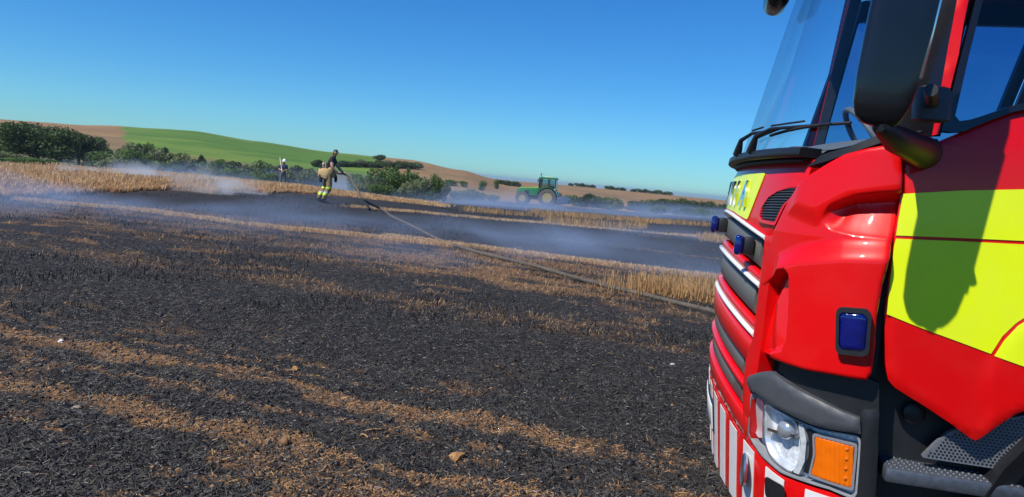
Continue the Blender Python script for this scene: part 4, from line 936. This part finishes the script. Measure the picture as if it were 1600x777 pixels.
for i, px in enumerate(range(896, 1050, 8)):
    if i in (5, 6, 11): continue
    n8 = globals().get('n8', -1) + 1
    plant(['dark', 'thorn'][i % 2], px, 405, 286.5 + (px - 896) * .093 - (i % 3), 11, 'tiny dark hedge tree on the far skyline, %s from the tractor' % ORD[n8], 'tree', G8)
G9 = 'bushes in the smoke right of the tractor'
for i, (px, r, top, wd, k) in enumerate(((880, 104, 299, 34, 'dark'), (902, 112, 305, 34, 'thorn'), (925, 108, 301, 40, 'dark'), (948, 112, 307, 36, 'thorn'), (966, 108, 311, 28, 'sallow'))):
    plant(k, px, r, top, wd, 'dark bush in the smoke behind the tractor, %s from its rear wheel' % ORD[i], 'bush', G9)
G10 = 'trees of the far wood beside the fire engine'
for i, (px, r, top, wd, k) in enumerate(sorted(((1000, 150, 313, 34, 'oak1'), (1022, 156, 311, 36, 'oak0'), (1046, 150, 309, 38, 'oak1'), (1068, 160, 308, 38, 'oak0'), (1090, 152, 311, 36, 'oak1'), (1112, 158, 313, 36, 'oak0'), (1136, 150, 316, 38, 'oak1'), (1158, 160, 318, 38, 'oak0'), (1180, 152, 320, 38, 'oak1'), (1035, 130, 322, 34, 'thorn'), (1075, 130, 324, 36, 'dark'), (1105, 128, 327, 34, 'thorn'), (1135, 130, 330, 34, 'dark')), key=lambda q: -q[0])):
    plant(k, px, r, top, wd, 'hazy tree of the far wood beyond the field, %s from the fire engine' % ORD[i], 'tree', G10)

# ================================================================== TRACTOR
def build_tractor():
    p = at(861, 78, .05); Tt = empty('tractor', p, R(180 - 8)); Tt.scale = (.99, .99, .99)
    tag(Tt, 'green farm tractor with glazed cab working in the smoke', 'tractor')
    GRN = pbr('tractor_green', (.02, .18, .05), .35, coat=.6, var=.1, scale=5); YW = pbr('wheel_yellow', (.34, .27, .10), .4, var=.15, scale=10); HG = pbr('hood_lime', (.30, .55, .05), .35, coat=.4, var=.05, scale=5)
    TG = glass('tractor_glass', (.55, .72, .70)); DK = pbr('tractor_black', (.015, .02, .02), .5, var=.2)
    # local x forward; rear axle at x = 0
    def prism(name, prof, y0, y1, mat, par=Tt, bev=.03):
        bm = bmesh.new(); a = [bm.verts.new((x, y0, z)) for x, z in prof]; b = [bm.verts.new((x, y1, z)) for x, z in prof]
        bm.faces.new(a); bm.faces.new(b[::-1])
        for i in range(len(prof)): bm.faces.new((a[i], b[i], b[(i + 1) % len(prof)], a[(i + 1) % len(prof)]))
        return bm_obj(name, bm, mat, par, bevel=bev)
    prism('bonnet', [(1.0, 1.0), (3.05, .95), (3.2, 1.1), (3.15, 1.55), (2.9, 1.66), (1.0, 1.80)], -.42, .42, GRN)
    prism('bonnet_top', [(1.05, 1.79), (2.9, 1.65), (3.0, 1.68), (2.6, 1.76), (1.05, 1.90)], -.36, .36, HG, bev=.02)
    prism('front_grille', [(3.16, 1.0), (3.24, 1.05), (3.2, 1.5), (3.12, 1.52)], -.34, .34, DK, bev=.01)
    box('exhaust_panel', (2.2, -.425, 1.3), (.5, .02, .4), DK, Tt, .008); box('exhaust_panel', (2.2, .425, 1.3), (.5, .02, .4), DK, Tt, .008)
    box('chassis', (1.2, 0, .85), (3.4, .6, .5), DK, Tt, .04)
    cabp = [(-.55, 1.35), (.35, 1.15), (.95, 1.2), (1.02, 1.75), (.80, 2.82), (-.65, 2.82), (-.78, 1.8)]
    for y in (-.72, .72):
        for a, b in (((.98, 1.2), (.80, 2.8)), ((.1, 1.3), (.05, 2.8)), ((-.74, 1.7), (-.66, 2.8))):
            tube('cab_pillar', [(a[0], y * 1.03, a[1]), (b[0], y * .95, b[1])], .05, DK, Tt, 6)
        V = [(.96, y * 1.02, 1.25), (.80, y * .95, 2.78), (.07, y * .95, 2.78), (.1, y * 1.02, 1.35)]; mesh_obj('side_window', V, [(0, 1, 2, 3)], TG, Tt, False)
        V = [(.07, y * .95, 2.78), (.1, y * 1.02, 1.85), (-.74, y * 1.02, 1.85), (-.66, y * .95, 2.78)]; mesh_obj('side_window', V, [(0, 1, 2, 3)], TG, Tt, False)
        tube('cab_sill', [(1.0, y * 1.03, 1.22), (.1, y * 1.03, 1.35), (-.75, y * 1.03, 1.8)], .06, GRN, Tt, 6)
    mesh_obj('windscreen', [(.99, -.72, 1.75), (.99, .72, 1.75), (.81, .68, 2.78), (.81, -.68, 2.78)], [(0, 1, 2, 3)], TG, Tt, False)
    mesh_obj('rear_window', [(-.77, -.72, 1.8), (-.77, .72, 1.8), (-.67, .68, 2.78), (-.67, -.68, 2.78)], [(0, 1, 2, 3)], TG, Tt, False)
    prism('cab_roof', [(-.85, 2.80), (.98, 2.80), (1.02, 2.86), (.8, 2.98), (-.6, 2.98), (-.88, 2.88)], -.80, .80, GRN, bev=.04)
    box('roof_hatch', (.1, 0, 3.0), (.9, 1.0, .07), pbr('pale_roof', (.6, .62, .5), .5, var=.05), Tt, .03)
    box('seat', (-.25, 0, 1.75), (.5, .5, .7), DK, Tt, .08); lathe('steering_wheel', [(.2, 0), (.22, .02), (.2, .04)], DK, Tt, 16, 'z', (.5, 0, 2.0))
    tube('exhaust_stack', [(1.12, -.62, 1.3), (1.12, -.62, 2.75), (1.16, -.62, 2.9)], .055, DK, Tt, 10)
    tube('beacon', [(.85, .62, 2.95), (.85, .62, 3.08), (.85, .62, 3.3)], [.03, .03, .07], DK, Tt, 8)
    for y in (-.6, .6):
        box('work_lamp', (-.7, y, 2.98), (.1, .18, .12), CHROME, Tt, .02); box('work_lamp', (.85, y * .8, 2.92), (.08, .16, .1), CHROME, Tt, .02)
    for y in (-1.05, 1.05):
        tube('mirror_arm', [(.86, y * .7, 2.75), (1.05, y, 2.72)], .02, DK, Tt, 6); box('wing_mirror', (1.07, y, 2.55), (.07, .2, .34), DK, Tt, .02)
    def wheel(x, y, R_, wd):
        W_ = empty('wheel', (x, y, R_)); W_.parent = Tt; k = 1 if y > 0 else -1
        lathe('tyre', [(R_ * .55, -wd / 2 * k), (R_ * .8, -wd / 2 * k), (R_ * .97, -wd * .42 * k), (R_ * .97, wd * .42 * k), (R_ * .8, wd / 2 * k), (R_ * .55, wd / 2 * k)], pbr('dusty_tyre', (.09, .08, .075), .85, var=.2, scale=6), W_, 32, 'y', caps=False)
        lathe('rim', [(R_ * .55, wd * .45 * k), (R_ * .5, wd * .3 * k), (R_ * .3, wd * .12 * k), (R_ * .12, wd * .2 * k)], YW, W_, 24, 'y')
        for i in range(22):
            for s2 in (-1, 1):
                a = (i + (.5 if s2 > 0 else 0)) * 2 * math.pi / 22
                b = box('lug', (0, 0, 0), (.05, wd * .5, .05), RUB, W_, 0, Matrix.Rotation(R(28 * s2), 3, 'Z'))
                b.matrix_local = Matrix.Rotation(a, 4, 'Y') @ Matrix.Translation((0, s2 * wd * .22, R_ * .985))
        return W_
    for y in (-.95, .95): wheel(0, y, .93, .55)
    for y in (-.9, .9): wheel(2.55, y, .66, .42)
    for y in (-.95, .95):
        V, Fc = [], []; n = 12
        for i in range(n + 1):
            a = R(15) + R(150) * i / n
            for yy in (-.32, .32): V.append((1.02 * math.cos(a), y + yy, .93 + 1.02 * math.sin(a))); V.append((1.07 * math.cos(a), y + yy, .93 + 1.07 * math.sin(a)))
        for i in range(n):
            k = i * 4
            for a, b in ((1, 3), (3, 2), (2, 0), (0, 1)): Fc.append((k + a, k + b, k + 4 + b, k + 4 + a))
        mesh_obj('mudguard', V, Fc, GRN, Tt)
    prism('rear_implement', [(-1.0, .5), (-2.2, .45), (-2.3, .9), (-1.5, 1.2), (-1.0, 1.1)], -1.3, 1.3, pbr('implement_blue', (.05, .09, .16), .6, var=.2), bev=.03)
build_tractor()

# ================================================================== PEOPLE
def figure(name, verts, edges, mats, pick, loc, rz, sub=2):
    """one continuous body grown over a skeleton; materials chosen per region"""
    me = bpy.data.meshes.new(name); me.from_pydata([v[:3] for v in verts], edges, []); o = bpy.data.objects.new('tmp', me); COL.objects.link(o)
    sk = o.modifiers.new('s', 'SKIN'); sk.use_smooth_shade = True
    for i, v in enumerate(verts):
        rr_ = v[3] if hasattr(v[3], '__len__') else (v[3], v[3]); me.skin_vertices[0].data[i].radius = rr_
    me.skin_vertices[0].data[0].use_root = True
    ss = o.modifiers.new('d', 'SUBSURF'); ss.levels = sub; ss.render_levels = sub
    bpy.context.view_layer.update(); m2 = bpy.data.meshes.new_from_object(o.evaluated_get(bpy.context.evaluated_depsgraph_get())); bpy.data.objects.remove(o)
    m2.name = name; m2.materials.clear()
    for m in mats: m2.materials.append(m)
    for p in m2.polygons: p.material_index = pick(p.center); p.use_smooth = True
    b = bpy.data.objects.new(name, m2); COL.objects.link(b); return b
SKIN = pbr('skin', (.55, .30, .20), .5, var=.08, scale=30); NAVY = pbr('navy_shirt', (.012, .014, .025), .9, var=.2, scale=20); KIT = pbr('tan_turnout', (.24, .17, .085), .9, var=.25, scale=15, bump=.4, bscale=20)
HIV = pbr('hi_vis_band', (.62, .85, .05), .5, var=.05); SILV = pbr('silver_band', (.55, .56, .56), .4, var=.05); BOOT = pbr('boot', (.015, .015, .018), .5, var=.2); HAIR = pbr('dark_hair', (.012, .010, .010), .6, var=.3); BRACE = pbr('pale_brace', (.62, .55, .42), .8, var=.1)
JEAN = pbr('grey_trousers', (.10, .12, .17), .9, var=.2)
def hand(name, wrist, d, side, mat, par, curl=.8):
    """palm and five bent fingers closing round what is held"""
    E_ = empty(name); E_.parent = par; w_ = Vector(wrist); d = Vector(d).normalized(); sd = Vector(side).normalized(); up_ = d.cross(sd).normalized()
    tube('palm', [w_, w_ + d * .045, w_ + d * .09], [.026, .038, .036], mat, E_, 8, .55)
    for i, (o_, ln) in enumerate(((-.028, .07), (-.009, .08), (.010, .075), (.028, .06))):
        b = w_ + d * .088 + sd * o_; p1 = b + d * ln * .4 - up_ * ln * .25; p2 = p1 + d * ln * .05 - up_ * ln * .4; p3 = p2 - d * ln * .3 - up_ * ln * .1
        tube('finger', [b, p1, p2, p3], [.0095, .009, .0085, .007], mat, E_, 6)
    b = w_ + d * .03 - sd * .034; tube('thumb', [b, b + d * .03 - sd * .022 - up_ * .015, b + d * .055 - sd * .01 - up_ * .04], [.011, .010, .008], mat, E_, 6)
def build_firefighter():
    p = colpos(517, 26.4); loc = (p[0], p[1], gz(p[0], p[1]) + .005)
    # local: x to the right of the picture (the way he faces), y away from camera, z up
    J = [(0, 0, .98, (.17, .15)),                     # 0 pelvis
         (.02, 0, 1.12, (.155, .14)), (.06, 0, 1.30, (.165, .15)), (.10, 0, 1.46, (.15, .15)), (.13, 0, 1.56, (.065, .065)),   # 1-4 spine, neck
         (.17, 0, 1.64, (.085, .08)), (.185, 0, 1.73, (.098, .088)), (.18, 0, 1.80, (.07, .065)),    # 5-7 head
         (.02, -.10, .90, (.115, .12)), (.07, -.12, .52, (.10, .105)), (-.05, -.13, .28, (.105, .11)), (-.09, -.13, .10, (.06, .06)), (.02, -.14, .045, (.055, .045)), (.13, -.145, .035, (.04, .03)),  # 8-13 near leg
         (-.02, .10, .90, (.115, .12)), (-.10, .12, .52, (.10, .105)), (-.22, .13, .30, (.105, .11)), (-.30, .13, .12, (.06, .06)), (-.20, .14, .055, (.055, .045)), (-.10, .145, .045, (.04, .03)),   # 14-19 far leg
         (.10, -.20, 1.47, (.075, .075)), (.13, -.26, 1.22, (.052, .052)), (.24, -.22, 1.09, (.040, .040)), (.30, -.19, 1.06, (.03, .03)),    # 20-23 near arm
         (.12, .20, 1.47, (.075, .075)), (.24, .24, 1.24, (.052, .052)), (.40, .14, 1.10, (.040, .040)), (.46, .11, 1.07, (.03, .03))]        # 24-27 far arm
    Ed = [(0, 1), (1, 2), (2, 3), (3, 4), (4, 5), (5, 6), (6, 7), (0, 8), (8, 9), (9, 10), (10, 11), (11, 12), (12, 13), (0, 14), (14, 15), (15, 16), (16, 17), (17, 18), (18, 19), (3, 20), (20, 21), (21, 22), (22, 23), (3, 24), (24, 25), (25, 26), (26, 27)]
    def pick(c):
        if c.z > 1.58:
            return 4 if (c.z > 1.73 or c.x < .155) else 0
        if c.z > 1.02:
            arm = (abs(c.y) > .17 and c.z < 1.36) or c.x > .24
            return 0 if arm else 1
        if c.z < .16: return 5
        if .27 < c.z < .35 or .50 < c.z < .55: return 3
        if .35 <= c.z < .39: return 6
        return 2
    b = figure('person', J, Ed, [SKIN, NAVY, KIT, HIV, HAIR, BOOT, SILV], pick, None, 0); b.location = loc; b.rotation_euler = (0, 0, R(6)); b.scale = (1.04, 1.04, 1.04)
    tag(b, 'firefighter in dark t-shirt and tan turnout trousers holding the hose', 'person')
    # turnout jacket rolled down round the waist
    V, Fc = [], []; n, prof = 22, [(1.17, .165), (1.16, .20), (1.08, .235), (.98, .255), (.90, .25), (.84, .235), (.85, .20)]
    for z, r_ in prof:
        for j in range(n):
            a = 2 * math.pi * j / n; k = 1 + .10 * math.sin(3 * a + z * 9) + .05 * math.sin(7 * a); bulge = .09 * max(0, -math.cos(a)) 
            V.append((-.03 + (r_ * k + bulge) * math.cos(a) * .95, (r_ * k) * math.sin(a) * .9, z - .05 * math.cos(a) * -1 + .03 * math.sin(5 * a)))
    for i in range(len(prof) - 1):
        for j in range(n): Fc.append((i * n + j, i * n + (j + 1) % n, (i + 1) * n + (j + 1) % n, (i + 1) * n + j))
    mesh_obj('rolled_down_jacket', V, Fc, pbr('tan_jacket', (.40, .28, .13), .9, var=.25, scale=15), b, True, 80)
    tube('jacket_sleeve', [(-.22, -.12, 1.0), (-.24, -.13, .88), (-.23, -.14, .76), (-.21, -.14, .68)], [.06, .07, .06, .045], pbr('jacket_lining', (.03, .035, .05), .9, var=.2), b, 10)
    tube('trouser_flap', [(.18, .14, 1.0), (.22, .16, .85), (.22, .17, .72)], [.05, .055, .04], pbr('jacket_lining', (.03, .035, .05), .9), b, 10)
    for y in (-.13, .02):
        tube('brace', [(-.17, y, 1.14), (-.20, y - .02, 1.28), (-.15, y - .01, 1.40), (-.12, y, 1.36), (-.10, y + .02, 1.18)], .014, BRACE, b, 6)
    lathe('ear', [(.012, -.004), (.028, 0), (.02, .01)], SKIN, b, 10, 'y', (.175, -.094, 1.68))
    tube('nose', [(.268, 0, 1.71), (.288, 0, 1.685), (.268, 0, 1.672)], [.008, .014, .008], SKIN, b, 6)
    for y in (-.032, .032): lathe('eye', [(.012, 0), (.008, .006)], BOOT, b, 8, 'x', (.268, y, 1.715))
    tube('mouth', [(.258, -.026, 1.645), (.264, 0, 1.643), (.258, .026, 1.645)], .006, pbr('lip', (.40, .16, .13), .5), b, 5)
    for y, z in ((-.145, .12), (.145, .14)): pass
    hand('hand', (.30, -.19, 1.06), (.9, .3, -.3), (.2, -.5, .6), SKIN, b); hand('hand', (.46, .11, 1.07), (.8, -.5, -.3), (.2, .6, .5), SKIN, b)
    return loc, b
FF, ffo = build_firefighter()
def build_bystander():
    p = colpos(446, 49); loc = (p[0], p[1], gz(p[0], p[1]) + .005)
    J = [(0, 0, .96, (.16, .14)), (0, 0, 1.12, (.15, .13)), (.0, 0, 1.30, (.17, .14)), (0, 0, 1.44, (.15, .12)), (.01, 0, 1.52, (.06, .06)), (.03, 0, 1.60, (.08, .078)), (.035, 0, 1.69, (.092, .085)), (.03, 0, 1.76, (.06, .06)),
         (-.10, 0, .88, (.11, .11)), (-.11, .02, .50, (.085, .085)), (-.11, .0, .10, (.06, .06)), (-.11, -.08, .04, (.045, .04)), (-.11, -.17, .035, (.035, .03)), (.10, 0, .88, (.11, .11)), (.11, .02, .50, (.085, .085)), (.11, .0, .10, (.06, .06)), (.11, -.08, .04, (.045, .04)), (.11, -.17, .035, (.035, .03)),
         (-.20, 0, 1.45, (.07, .07)), (-.26, .02, 1.20, (.05, .05)), (-.10, -.18, 1.15, (.04, .04)), (.0, -.22, 1.16, (.03, .03)), (.20, 0, 1.45, (.07, .07)), (.26, .02, 1.20, (.05, .05)), (.14, -.20, 1.15, (.04, .04)), (.06, -.25, 1.16, (.03, .03))]
    Ed = [(0, 1), (1, 2), (2, 3), (3, 4), (4, 5), (5, 6), (6, 7), (0, 8), (8, 9), (9, 10), (10, 11), (11, 12), (0, 13), (13, 14), (14, 15), (15, 16), (16, 17), (3, 18), (18, 19), (19, 20), (20, 21), (3, 22), (22, 23), (23, 24), (24, 25)]
    def pick(c):
        if c.z > 1.50: return 0
        if c.z > .98: return 0 if (c.y < -.12 and c.z < 1.22) or (abs(c.x) > .19 and c.z < 1.24) else 1
        return 3 if c.z < .12 else 2
    b = figure('person', J, Ed, [SKIN, pbr('blue_shirt', (.03, .045, .10), .9, var=.2), JEAN, BOOT], pick, None, 0); b.location = loc; b.rotation_euler = (0, 0, R(20))
    tag(b, 'person in blue shirt and white helmet standing behind the wheat', 'person')
    V, Fc = [], []; n = 20; prof = [(1.70, .155), (1.705, .16), (1.715, .125), (1.76, .12), (1.82, .10), (1.86, .06), (1.875, .02)]
    for z, r_ in prof:
        for j in range(n): a = 2 * math.pi * j / n; V.append((.035 + r_ * math.cos(a), r_ * math.sin(a) * 1.1, z))
    for i in range(len(prof) - 1):
        for j in range(n): Fc.append((i * n + j, i * n + (j + 1) % n, (i + 1) * n + (j + 1) % n, (i + 1) * n + j))
    Fc.append(tuple((len(prof) - 1) * n + j for j in range(n)))
    mesh_obj('helmet', V, Fc, pbr('white_helmet', (.75, .75, .70), .35, var=.04), b)
    hand('hand', (.0, -.22, 1.16), (.9, -.2, 0), (0, .1, 1), SKIN, b); hand('hand', (.06, -.25, 1.16), (-.9, -.2, 0), (0, .1, 1), SKIN, b)
    tube('nose', [(.035, -.085, 1.66), (.035, -.105, 1.64), (.035, -.088, 1.63)], [.008, .013, .008], SKIN, b, 6)
    for x in (.005, .065): lathe('eye', [(.011, 0), (.008, -.006)], BOOT, b, 8, 'y', (x, -.082, 1.675))
    tube('mouth', [(.01, -.078, 1.60), (.035, -.083, 1.598), (.06, -.078, 1.60)], .006, pbr('lip', (.40, .16, .13), .5), b, 5)
    q = Vector(loc)
    tl = tube('fire_beater', [q + Vector((.05, -.36, 1.02)), q + Vector((-.12, -.14, 1.48)), q + Vector((-.30, .12, 1.92))], .022, pbr('pale_wood', (.6, .55, .42), .6, var=.1), None, 8)
    tag(tl, 'pale wooden pole leaning over the shoulder of the person in the white helmet', 'pole')
build_bystander()

# ================================================================== HOSE
HOSE = pbr('canvas_hose', (.085, .070, .055), .8, var=.3, scale=6, bump=.3, bscale=60)
def build_hose():
    lx = lambda v: ffo.matrix_basis @ Vector(v)
    pts = [lx((.18, -.17, 1.14)), lx((.34, -.16, 1.03)), lx((.50, .05, 1.02)), lx((.70, -.02, .90)), lx((1.02, -.6, .58)), lx((1.32, -1.2, .28))]
    rad = .037
    for a, b in ((596, 333), (612, 342), (640, 355), (680, 373), (720, 388), (768, 400), (830, 414), (890, 430), (950, 447), (1000, 458), (1050, 469), (1090, 478), (1125, 487), (1180, 500), (1230, 506)):
        g = pix_ground(a, b, .05); pts.append(Vector((g[0], g[1], gz(*g) + rad * .9)))
    C = catmull([tuple(p) for p in pts], 14)
    for i in range(70, len(C)):
        C[i, 2] = max(C[i, 2], gz(C[i, 0], C[i, 1]) + rad * .75)
    o = tube('fire_hose', [tuple(c) for c in C], rad, HOSE, None, 10)
    tag(o, 'long canvas fire hose running from the firefighter across the burnt ground to the truck', 'hose')
    t = lx((.62, .03, .95)); n0 = lx((.14, -.17, 1.18))
    nz = tube('branch_nozzle', [lx((.20, -.17, 1.12)), lx((.10, -.16, 1.20)), lx((.02, -.15, 1.26)), lx((-.03, -.15, 1.30))], [.03, .028, .022, .026], BLK, o, 10)
build_hose()

# ================================================================== SINGLE THINGS ON THE GROUND
def lump(name, px, py, size, mat, label, cat, seed, sq=(1, 1, .6)):
    g = pix_ground(px, py, .02); bm = bmesh.new(); bmesh.ops.create_icosphere(bm, subdivisions=2, radius=1); r = random.Random(seed)
    ph = [r.uniform(0, 6) for _ in range(6)]
    for v in bm.verts:
        k = 1 + .22 * math.sin(v.co.x * 3 + ph[0]) + .18 * math.sin(v.co.y * 4 + ph[1]) + .15 * math.sin(v.co.z * 5 + v.co.x * 3 + ph[2]); v.co = Vector((v.co.x * sq[0], v.co.y * sq[1], v.co.z * sq[2])) * k * size
    o = bm_obj(name, bm, mat, None, True, 0, 30); o.location = (g[0], g[1], gz(*g) + size * sq[2] * .45); o.rotation_euler = (0, 0, r.uniform(0, 6))
    tag(o, label, cat)
WST = pbr('white_stone', (.62, .60, .56), .8, var=.15, scale=20); CLO = pbr('clay_clod', (.30, .16, .06), .9, var=.3, scale=25, bump=.4, bscale=40)
lump('stone', 1051, 573, .020, WST, 'small white stone on the black swathe in front of the striped bumper', 'stone', 1)
lump('clod', 716, 711, .040, CLO, 'large orange brown clod of earth lying on the black ash', 'clod', 2, (1.2, .8, .7))
lump('clod', 781, 697, .018, CLO, 'small round tan clod beside the large orange brown clod', 'clod', 3)
lump('stone', 95, 533, .024, WST, 'pale stone on the upper brown row at the edge of the ash', 'stone', 4, (1.2, .8, .6))
lump('stone', 120, 636, .022, pbr('grey_stone', (.30, .24, .19), .85, var=.2), 'grey brown stone on the lower brown row', 'stone', 5)
lump('clod', 1016, 576, .026, CLO, 'brown clod half sunk in ash near the white stone', 'clod', 6)
lump('clod', 462, 575, .035, CLO, 'reddish clod beside a burnt stalk on the brown row', 'clod', 7)
for (a, b, c, d_, l) in ((572, 676, 595, 675, 'pale cut straw lying flat on the ash'), (564, 680, 575, 684, 'short yellow straw beside the longer pale cut straw')):
    g0, g1 = pix_ground(a, b, .02), pix_ground(c, d_, .02)
    o = tube('straw', [(g0[0], g0[1], gz(*g0) + .012), ((g0[0] + g1[0]) / 2, (g0[1] + g1[1]) / 2, max(gz(*g0), gz(*g1)) + .016), (g1[0], g1[1], gz(*g1) + .012)], .0045, STRAW, None, 6); tag(o, l, 'straw')

# ================================================================== SMOKE AND HAZE
def volume_box(name, lo, hi, build, label, cat):
    c = [(a + b) / 2 for a, b in zip(lo, hi)]; s_ = [b - a for a, b in zip(lo, hi)]
    bm = bmesh.new(); bmesh.ops.create_cube(bm, size=1); bmesh.ops.scale(bm, vec=s_, verts=bm.verts)
    m = bpy.data.materials.new(name); m.use_nodes = True; nt = m.node_tree; nt.nodes.clear(); out = nt.nodes.new('ShaderNodeOutputMaterial'); pv = nt.nodes.new('ShaderNodeVolumePrincipled'); nt.links.new(pv.outputs[0], out.inputs['Volume'])
    build(nt, pv, s_); o = bm_obj(name, bm, m, None, False); o.location = c; tag(o, label, cat, kind='stuff'); return o
def smoke_nodes(dens, scale, thr, z0, ztop, colr, aniso=.2, edge=None, hi=.25):
    def f(nt, pv, size):
        L = nt.links; pv.inputs['Color'].default_value = (*colr, 1); pv.inputs['Anisotropy'].default_value = aniso
        tc = nt.nodes.new('ShaderNodeTexCoord'); mp = nt.nodes.new('ShaderNodeMapping'); mp.inputs['Scale'].default_value = scale; L.new(tc.outputs['Object'], mp.inputs['Vector'])
        n = nt.nodes.new('ShaderNodeTexNoise'); n.inputs['Scale'].default_value = 1; n.inputs['Detail'].default_value = 3; n.inputs['Distortion'].default_value = .6; L.new(mp.outputs[0], n.inputs['Vector'])
        mr = nt.nodes.new('ShaderNodeMapRange'); mr.interpolation_type = 'SMOOTHSTEP'; mr.inputs[1].default_value = thr; mr.inputs[2].default_value = thr + hi; 
        nm_ = nt.nodes.new('ShaderNodeMapping'); nm_.inputs['Scale'].default_value = [1 / q for q in size]; nm_.inputs['Location'].default_value = (.5, .5, .5); L.new(tc.outputs['Object'], nm_.inputs['Vector'])
        g = nt.nodes.new('ShaderNodeSeparateXYZ'); L.new(nm_.outputs[0], g.inputs[0])
        hz = nt.nodes.new('ShaderNodeMapRange'); hz.interpolation_type = 'SMOOTHSTEP'; hz.inputs[1].default_value = z0; hz.inputs[2].default_value = ztop; hz.inputs[3].default_value = 1; hz.inputs[4].default_value = 0; L.new(g.outputs['Z'], hz.inputs[0])
        prev = None
        def mul(a, b):
            q = nt.nodes.new('ShaderNodeMath'); q.operation = 'MULTIPLY'; L.new(a, q.inputs[0])
            if isinstance(b, float): q.inputs[1].default_value = b
            else: L.new(b, q.inputs[1])
            return q.outputs[0]
        v = mul(n.outputs[0], hz.outputs[0])
        for ax in ('X', 'Y'):                       # soft sides
            t = nt.nodes.new('ShaderNodeMath'); t.operation = 'PINGPONG'; t.inputs[1].default_value = .5; L.new(g.outputs[ax], t.inputs[0])
            e = nt.nodes.new('ShaderNodeMapRange'); e.interpolation_type = 'SMOOTHSTEP'; e.inputs[1].default_value = 0; e.inputs[2].default_value = .3; L.new(t.outputs[0], e.inputs[0]); v = mul(v, e.outputs[0])
        L.new(v, mr.inputs[0]); v = mr.outputs[0]
        L.new(mul(v, float(dens)), pv.inputs['Density'])
    return f
BL = (.62, .76, 1.0)
BL = (.50, .68, 1.0)
volume_box('smoke', (-42, 9, -1.0), (22, 25.4, 2.4), smoke_nodes(.12, (.30, .26, .9), .34, .15, 1.0, BL, -.1, None, .18), 'thin blue smoke drifting low over the burnt ground', 'smoke')
volume_box('smoke', (-20, 25.5, -.6), (-7, 31.9, 3.0), smoke_nodes(.75, (.8, .7, .9), .33, .05, .95, (.90, .94, 1.0), -.1, None, .18), 'white smoke rising from the smouldering edge by the wheat', 'smoke')
volume_box('smoke', (-6.9, 25.5, -.8), (26, 31.9, 1.8), smoke_nodes(.12, (.25, .3, .9), .33, .1, 1.0, BL, -.1, None, .2), 'blue smoke drifting over the black ground between firefighter and tractor', 'smoke')
volume_box('smoke', (-64, 32, -3.5), (80, 95, 4.4), smoke_nodes(.055, (.11, .10, .4), .28, .15, 1.0, BL, -.1, None, .25), 'blue smoke hanging round the tractor and in front of the bushes', 'smoke')
volume_box('smoke', (0, 96, -5), (100, 150, 3.0), smoke_nodes(.04, (.06, .07, .3), .26, .3, 1.0, BL, -.1, None, .25), 'blue smoke veil in front of the far wood', 'smoke')
def hz(nt, pv, size): pv.inputs['Color'].default_value = (.72, .84, 1, 1); pv.inputs['Density'].default_value = .00022; pv.inputs['Anisotropy'].default_value = .3
volume_box('haze', (-7500, -7500, -20), (7500, 7500, 14), hz, 'thin summer haze in the air over the fields', 'haze')
